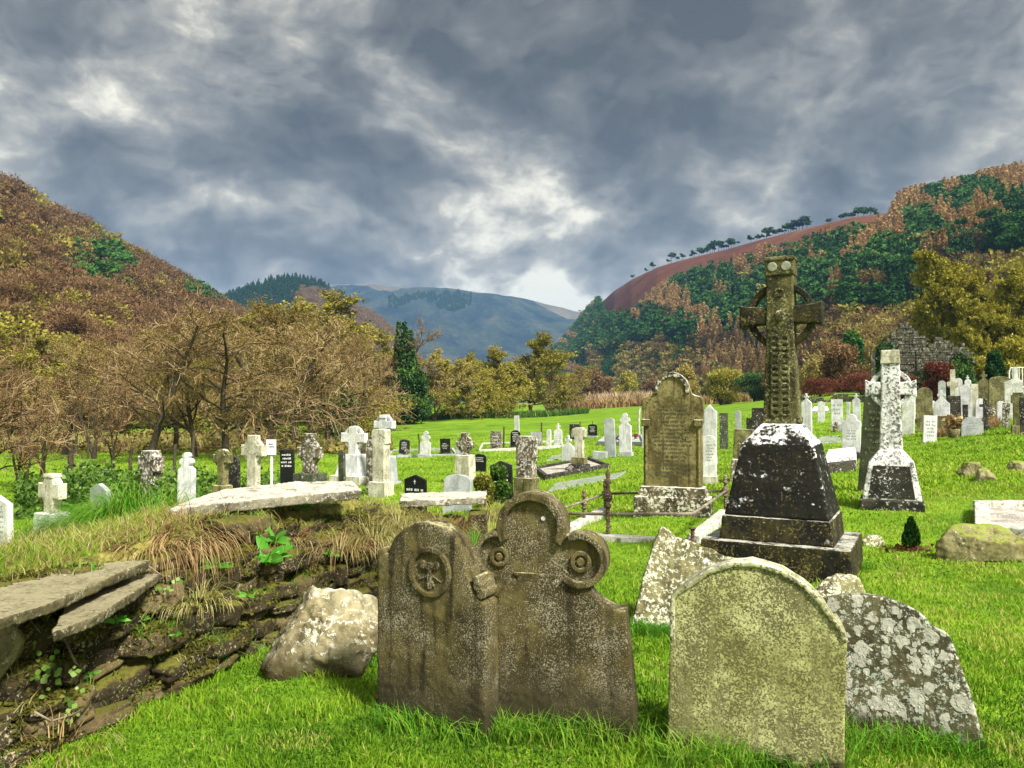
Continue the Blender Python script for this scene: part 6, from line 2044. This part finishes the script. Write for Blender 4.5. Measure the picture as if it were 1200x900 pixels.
# ---- tufts, leaves and twigs growing on the wall
def long_tuft(name, c, n, Lr, mat, label, seed, fall=(1, 0, 0), spread=.16, w=.006, droop=1.0, cat='grass tuft', fan=.8, up=.9):
    r = np.random.default_rng(seed); V, T, t = [], [], []
    c = Vector(c); o = 0; fall = np.array(fall, float)
    for i in range(n):
        a = r.uniform(0, 6.28); rr = spread * math.sqrt(r.uniform())
        p = np.array([rr * math.cos(a), rr * math.sin(a), -.03])
        d = np.array([math.cos(a) * fan * r.uniform(.2, 1), math.sin(a) * fan * r.uniform(.2, 1), up * r.uniform(.6, 1.2)]) + fall * r.uniform(.2, 1.1)
        d /= np.linalg.norm(d); L = r.uniform(*Lr); seg = 6
        side = np.cross(d, [0, 0, 1.]); side /= np.linalg.norm(side) + 1e-9
        tn = np.clip(r.normal(.5, .25), 0, 1)
        for k in range(seg + 1):
            ww = w * (1 - k / (seg + .5)) ** .7 * .5
            V += [p - side * ww, p + side * ww]; t += [tn, tn]
            d = d + np.array([0, 0, -droop * (.12 + .10 * k)]) + r.normal(size=3) * .05; d /= np.linalg.norm(d)
            p = p + d * L / seg
            gzv = gz(c.x + p[0], c.y + p[1]) - c.z if k % 3 == 0 else -9
            if p[2] < gzv + .01: p[2] = gzv + .015
        for k in range(seg):
            q = o + 2 * k; T.append((q, q + 1, q + 3, q + 2))
        o += 2 * (seg + 1)
    ob = link(name, np_mesh(name, np.array(V), np.array(T), tint=np.array(t)), M[mat], None, c)
    return tag(ob, label, cat)


q = seen(122, 622, 5.6); q.z = gz(q.x, q.y)
long_tuft('grass_tuft', q, 1500, (.30, .62), 'greentuft', 'lush long green grass tuft on the bank top, blown to the left', 31, fall=(-.55, -.35, 0), spread=.26, droop=1.2, fan=.5)
q = seen(165, 612, 6.0); q.z = gz(q.x, q.y)
long_tuft('grass_tuft', q, 800, (.25, .5), 'greentuft', 'yellowing green grass tuft behind the blown green one', 32, fall=(-.1, -.2, 0), spread=.35, droop=.9)
for k, (px_, row_, y_, n_, lab) in enumerate(((218, 628, 5.0, 330, 'brown dead grass tuft hanging over the wall below the long slab'), (268, 606, 5.6, 70, 'rusty dead grass tuft hanging under the middle of the long slab'), (178, 640, 4.75, 220, 'brown dead grass tuft left of the hanging ones'))):
    q = seen(px_, row_, y_); q.z = max(q.z - .04, gz(q.x, q.y) - .02)
    long_tuft('dead_grass_tuft', q, n_, (.22, .46), 'deadgrass', lab, 41 + k, fall=(.25, -.55, -.1), spread=.20, droop=1.3, fan=.8, up=.6)
for k, (px_, row_, y_, n_, L_, mt, lab) in enumerate(((232, 690, 4.55, 220, (.10, .22), 'palegrass', 'pale straw grass hanging in the wall face'), (60, 858, 3.4, 60, (.12, .24), 'deadgrass', 'dry brown stalks at the wall foot in the left corner'), (440, 622, 6.3, 350, (.2, .4), 'palegrass', 'straw grass behind the boulder on the wall top'),
                                                     (520, 612, 7.4, 350, (.15, .35), 'deadgrass', 'dry grass before the dark hollow under the tomb slab'), (470, 606, 6.9, 350, (.2, .4), 'palegrass', 'straw grass at the left end of the tomb slab'), (580, 600, 8.4, 600, (.2, .4), 'palegrass', 'yellow grass right of the tomb slab'),
                                                     (556, 632, 7.0, 500, (.15, .3), 'greentuft', 'green grass tuft between the two brown headstones'), (30, 660, 5.0, 600, (.15, .35), 'palegrass', 'straw grass on the bank behind the flagstone'), (90, 640, 5.6, 600, (.12, .3), 'palegrass', 'low yellow grass under the blown green tuft'),
                                                     (400, 632, 5.9, 180, (.15, .35), 'deadgrass', 'brown grass hanging below the right end of the long slab'), (330, 622, 5.55, 90, (.12, .28), 'deadgrass', 'brown grass hanging beside the fresh broad leaves'))):
    q = seen(px_, row_, y_); q.z = max(q.z - .05, gz(q.x, q.y) - .03)
    long_tuft('grass_tuft', q, n_, L_, mt, lab, 51 + k, fall=(.1, -.35, 0), spread=.22, droop=1.2, fan=.8, w=.005)


def leaf_plant(name, c, n, L, mat, label, seed, w=.32, cat='plant', face=(0, -.6, .5)):
    """rosette of broad pointed leaves with a folded midrib"""
    r = np.random.default_rng(seed); V, Q, t, o = [], [], [], 0
    for i in range(n):
        a = i * 2.4 + r.uniform(-.3, .3); l = L * r.uniform(.55, 1.1)
        d = np.array([math.cos(a), math.sin(a) * .6, r.uniform(.1, .9)]) + np.array(face) * .5; d /= np.linalg.norm(d)
        side = np.cross(d, np.array(face)); side /= np.linalg.norm(side) + 1e-9
        nr = np.cross(side, d); p = np.zeros(3) + r.normal(size=3) * L * .06
        tn = r.uniform(.2, 1)
        seg = 6
        for k in range(seg + 1):
            f = k / seg; ww = l * w * .5 * (math.sin(math.pi * min(1, f * .92 + .06)) ** .8) * (1 if f > .12 else .35)
            V += [p - side * ww + nr * ww * .25, p, p + side * ww + nr * ww * .25]; t += [tn, tn * .85, tn]
            d = d + np.array([0, 0, -.13]) ; d /= np.linalg.norm(d)
            p = p + d * l / seg
        for k in range(seg):
            b = o + 3 * k; Q += [(b, b + 1, b + 4, b + 3), (b + 1, b + 2, b + 5, b + 4)]
        o += 3 * (seg + 1)
    me = np_mesh(name, np.array(V), np.array(Q), tint=np.array(t), smooth=True)
    return tag(link(name, me, M[mat], None, c), label, cat)


def wall_face(px, row):
    """where the sight line meets the sloping stone face"""
    d = ray(px, row).normalized()
    hit = WALL_BVH.ray_cast(Vector((0, 0, EYE)), d)[0]
    if hit is None or (hit - Vector((0, 0, EYE))).length > 9:
        for y in np.arange(2.6, 9, .01):
            q = seen(px, row, y)
            if q.z <= gz(q.x, q.y) + .06: return q - d * .03
        return seen(px, row, 6)
    return hit - d * .07


for k, (px_, row_, n_, L_, mt, lab) in enumerate(((316, 660, 15, .21, 'broadleaf', 'fresh green foxglove like plant growing high in the wall face'), (322, 636, 9, .16, 'broadleaf', 'upper rosette of the fresh green plants high in the wall'), (254, 664, 8, .12, 'broadleaf', 'small green broad leaves left of the larger fresh plant'),
                                                  (135, 730, 9, .10, 'broadleaf', 'bright green leaf rosette in the middle of the wall face'), (168, 727, 5, .05, 'broadleaf', 'tiny green leaf pair right of the bright rosette'), (356, 596, 7, .10, 'broadleaf', 'green leaves peeping out under the long slab'),
                                                  (290, 700, 7, .07, 'broadleaf', 'small green rosette low in the wall, below the fresh plant'), (386, 650, 8, .09, 'broadleaf', 'green leaf rosette in the wall above the boulder'), (205, 745, 6, .06, 'broadleaf', 'tiny green rosette low in the middle of the wall'), (110, 790, 6, .05, 'broadleaf', 'tiny green leaves low in the wall by the corner'), (352, 628, 9, .10, 'redleaf', 'dark red withered leaves right of the fresh green plant'), (424, 642, 9, .13, 'redleaf', 'reddish withered leaves near the right end of the wall'), (432, 625, 6, .08, 'mosstuft', 'yellow leaves near the right end of the wall'))):
    leaf_plant('wall_plant', wall_face(px_, row_), n_, L_, mt, lab, 80 + k)


def trailing(c, n, sz, label, seed):
    r = np.random.default_rng(seed); V, Q, t = [], [], []
    for i in range(n):
        p = r.normal(size=3) * np.array([.06, .02, .05]); a = r.uniform(0, 6.28); s = sz * r.uniform(.6, 1.2)
        nrm = np.array([.35, -.75, .5]) + r.normal(size=3) * .25; nrm /= np.linalg.norm(nrm)
        u = np.cross(nrm, [0, 0, 1.]); u /= np.linalg.norm(u); v = np.cross(u, nrm)
        o = len(V); ring = [p + (u * math.cos(a + 6.28 * j / 8) + v * math.sin(a + 6.28 * j / 8)) * s * (.5 if j % 2 else .42) for j in range(8)]
        V += ring
        t += [r.uniform(.3, 1)] * 8
        Q += [(o, o + 1, o + 2, o + 3), (o, o + 3, o + 4, o + 7), (o + 4, o + 5, o + 6, o + 7)]
    return tag(link('pennywort_leaves', np_mesh('pennywort_leaves', np.array(V), np.array(Q), tint=np.array(t)), M['bramble'], None, c), label, 'plant')


for k, (px_, row_, n_, lab) in enumerate(((66, 784, 22, 'round leaved pennywort patch in the wall near the left edge'), (44, 806, 9, 'few pennywort leaves below the larger patch'), (82, 836, 14, 'pennywort leaves at the wall foot near the corner'), (196, 690, 10, 'pennywort leaves under the dead grass tuft'))):
    trailing(wall_face(px_, row_), n_, .028, lab, 90 + k)

# moss cushions and creeping green over the stones
r = np.random.default_rng(66)
total = sum(math.hypot(*(WALL[i + 1] - WALL[i])) for i in range(len(WALL) - 1))
def wall_pts(L, s):
    acc = np.concatenate([[0], np.cumsum(np.hypot(*(WALL[1:] - WALL[:-1]).T))])
    i = np.clip(np.searchsorted(acc, L, 'right') - 1, 0, len(WALL) - 2)
    d = (WALL[i + 1] - WALL[i]); l = np.hypot(d[:, 0], d[:, 1]); d = d / l[:, None]
    return WALL[i, 0] + d[:, 0] * (L - acc[i]) - d[:, 1] * s, WALL[i, 1] + d[:, 1] * (L - acc[i]) + d[:, 0] * s


fc = WV[WQ]; fn = np.cross(fc[:, 2] - fc[:, 0], fc[:, 3] - fc[:, 1]); fa = np.linalg.norm(fn, axis=1) / 2; fn = fn / (2 * fa[:, None] + 1e-12)
fm = fc.mean(1)
grow = fa * np.clip(fn[:, 2] + .15, 0, 1) * (fbm(fm[:, 0] * 5 + fm[:, 2] * 7, fm[:, 1] * 5 - fm[:, 2] * 4, 5, 3) > .53)


def on_wall(r, n, w):
    k = r.choice(len(w), n, p=w / w.sum()); u, v = r.uniform(0, 1, (2, n, 1))
    c = fc[k]
    return (c[:, 0] * (1 - u) + c[:, 1] * u) * (1 - v) + (c[:, 3] * (1 - u) + c[:, 2] * u) * v, fn[k]


P, Nn = on_wall(r, 70000, grow)
P = P + Nn * r.uniform(0, .018, (len(P), 1))
V, Q, t = cards(r, P, .015, np.clip(fbm(P[:, 0] * 6, P[:, 1] * 6, 9) * .7 + r.uniform(-.1, .3, len(P)), 0, 1), 1.5, up=.4)
tag(link('wall_moss', np_mesh('wall_moss', V, Q, t), M['moss']), kind='stuff')


def bank_growth(r, n):
    L = r.uniform(.2, total, n); s = r.uniform(.42, 3.6, n)
    return wall_pts(L, s)


for nm_, n_, mt_, h_, w_, sd_ in (('wall_grass', 5200, 'palegrass', .075, .0045, 77), ('wall_green_growth', 7000, 'greentuft', .055, .006, 78), ('wall_weeds', 3500, 'bramble', .05, .010, 79)):
    rr = np.random.default_rng(sd_)
    wt = fa * np.clip(fn[:, 2] + .3, 0, 1) * (fbm(fm[:, 0] * 6 + sd_, fm[:, 1] * 6 + fm[:, 2] * 5, sd_, 2) > .60)
    pp, _ = on_wall(rr, n_, wt)
    bv, bt, tt = blades(pp[:, 0], pp[:, 1], pp[:, 2] - .01, h_ * rr.uniform(.4, 1.4, n_), w_ * rr.uniform(.6, 1.4, n_), rr.uniform(0, 1, n_), rr.uniform(.3, 1.4, n_), rr)
    tag(link(nm_, np_mesh(nm_, bv, bt, tint=tt), M[mt_]), kind='stuff')
tufts_stuff('bank_grass', 42000, bank_growth, 'palegrass', .085, .006, 67, lean=(.2, 1.1))
tufts_stuff('bank_green_grass', 40000, bank_growth, 'grass', .08, .006, 68, lean=(.2, 1.0))

for k, (pts, rad, lab) in enumerate(((((74, 745), (88, 776), (104, 792)), .006, 'pale dead twig hanging down the wall face'), (((97, 712), (82, 728), (56, 748)), .004, 'thin twig crossing the wall below the flagstone'), (((40, 834), (60, 845), (84, 838), (100, 828)), .005, 'curved pale root at the wall foot'),
                                     (((20, 712), (36, 728), (48, 742)), .004, 'dry stalk under the nearest flagstone'), (((170, 660), (186, 672), (205, 682)), .004, 'pale straw stalk by the dead grass tuft'))):
    mb = MB(); mb.tube([wall_face(*q) for q in pts], [rad] * (len(pts) - 1) + [rad * .4], 6)
    tag(mb.build('dead_twig', M['barkpale'], None, smooth=True), lab, 'twig')


# ---- the little conifer on the right, fallen leaves
def dwarf_conifer():
    p = at(1068, 646); h = row_z(607, p.y) - p.z
    root = empty('dwarf_conifer', p, 0, 'small dark upright conifer in the grass at the right', 'shrub')
    MB().tube([(0, 0, -.05), (.01, 0, h * .6)], [.014, .006], 6).build('stem', M['bark'], root)
    r = np.random.default_rng(12); n = 1500
    z = r.uniform(.22, 1, n) ; a = r.uniform(0, 6.28, n); q = .085 * np.sin(np.clip((1.03 - z) * 2.1, 0, 1.57)) * r.uniform(.3, 1.05, n)
    c = np.stack([np.cos(a) * q, np.sin(a) * q, z * h], 1)
    V, Q, t = cards(r, c, .030, np.clip(r.uniform(0, 1.3, n), 0, 1), 1.6, along=np.stack([np.cos(a) * .5, np.sin(a) * .5, np.ones(n)], 1))
    link('foliage', np_mesh('foliage', V, Q, t), M['pine'], root)
    c = np.stack([r.normal(0, .13, 160) - .03, r.normal(0, .06, 160), r.uniform(.0, .05, 160)], 1)
    V, Q, t = cards(r, c, .04, r.uniform(0, 1, 160))
    link('mulch_leaves', np_mesh('mulch_leaves', V, Q, t), M['redleaf'], root)


dwarf_conifer()
def at_feet(r, n):
    seg = np.array([(at(a, b).xy[:] + at(c, d).xy[:]) for a, b, c, d in ((450, 850, 575, 868), (585, 866, 748, 866), (788, 896, 975, 896), (985, 880, 1140, 884), (742, 742, 800, 746), (318, 776, 450, 782), (836, 664, 1010, 668), (1010, 597, 1078, 597), (1110, 656, 1200, 657), (745, 604, 832, 605))])
    k = r.integers(len(seg), size=n); f = r.uniform(-.06, 1.06, n)[:, None]
    p = seg[k, :2] * (1 - f) + seg[k, 2:] * f + r.normal(size=(n, 2)) * np.array([.035, .05])
    return p[:, 0], p[:, 1]


tufts_stuff('long_grass', 9000, at_feet, 'greentuft', .13, .006, 69, lean=(.2, 1.2))
r = np.random.default_rng(15)
for i in range(46):
    y = r.uniform(2.7, 8); x = r.uniform(-.35, .5) * y
    if wall_sd(np.array([x]), np.array([y]))[0][0] > -.15: continue
    leaf_plant('fallen_leaf', (x, y, gz(x, y) + .035), 1, .05, 'redleaf' if i % 2 else 'deadgrass', 'small curled brown fallen leaf lying in the foreground lawn', 200 + i, w=.6, cat='leaf')['group'] = 'fallen leaves on the lawn'

# ---------------------------------------------------------------- the damp air of the valley
mh = bpy.data.materials.new('haze'); mh.use_nodes = True
t = NT(mh.node_tree)
vol = t.n('ShaderNodeVolumePrincipled')
vol.inputs['Color'].default_value = (.30, .57, 1.0, 1)
vol.inputs['Density'].default_value = 0.00013
vol.inputs['Anisotropy'].default_value = 0.0
om = t.n('ShaderNodeOutputMaterial'); t.t.links.new(vol.outputs[0], om.inputs['Volume'])
hz = MB().box((0, 2000, -6), (8800, 4800, 460)).build('haze', mh, None)
tag(hz, kind='stuff')
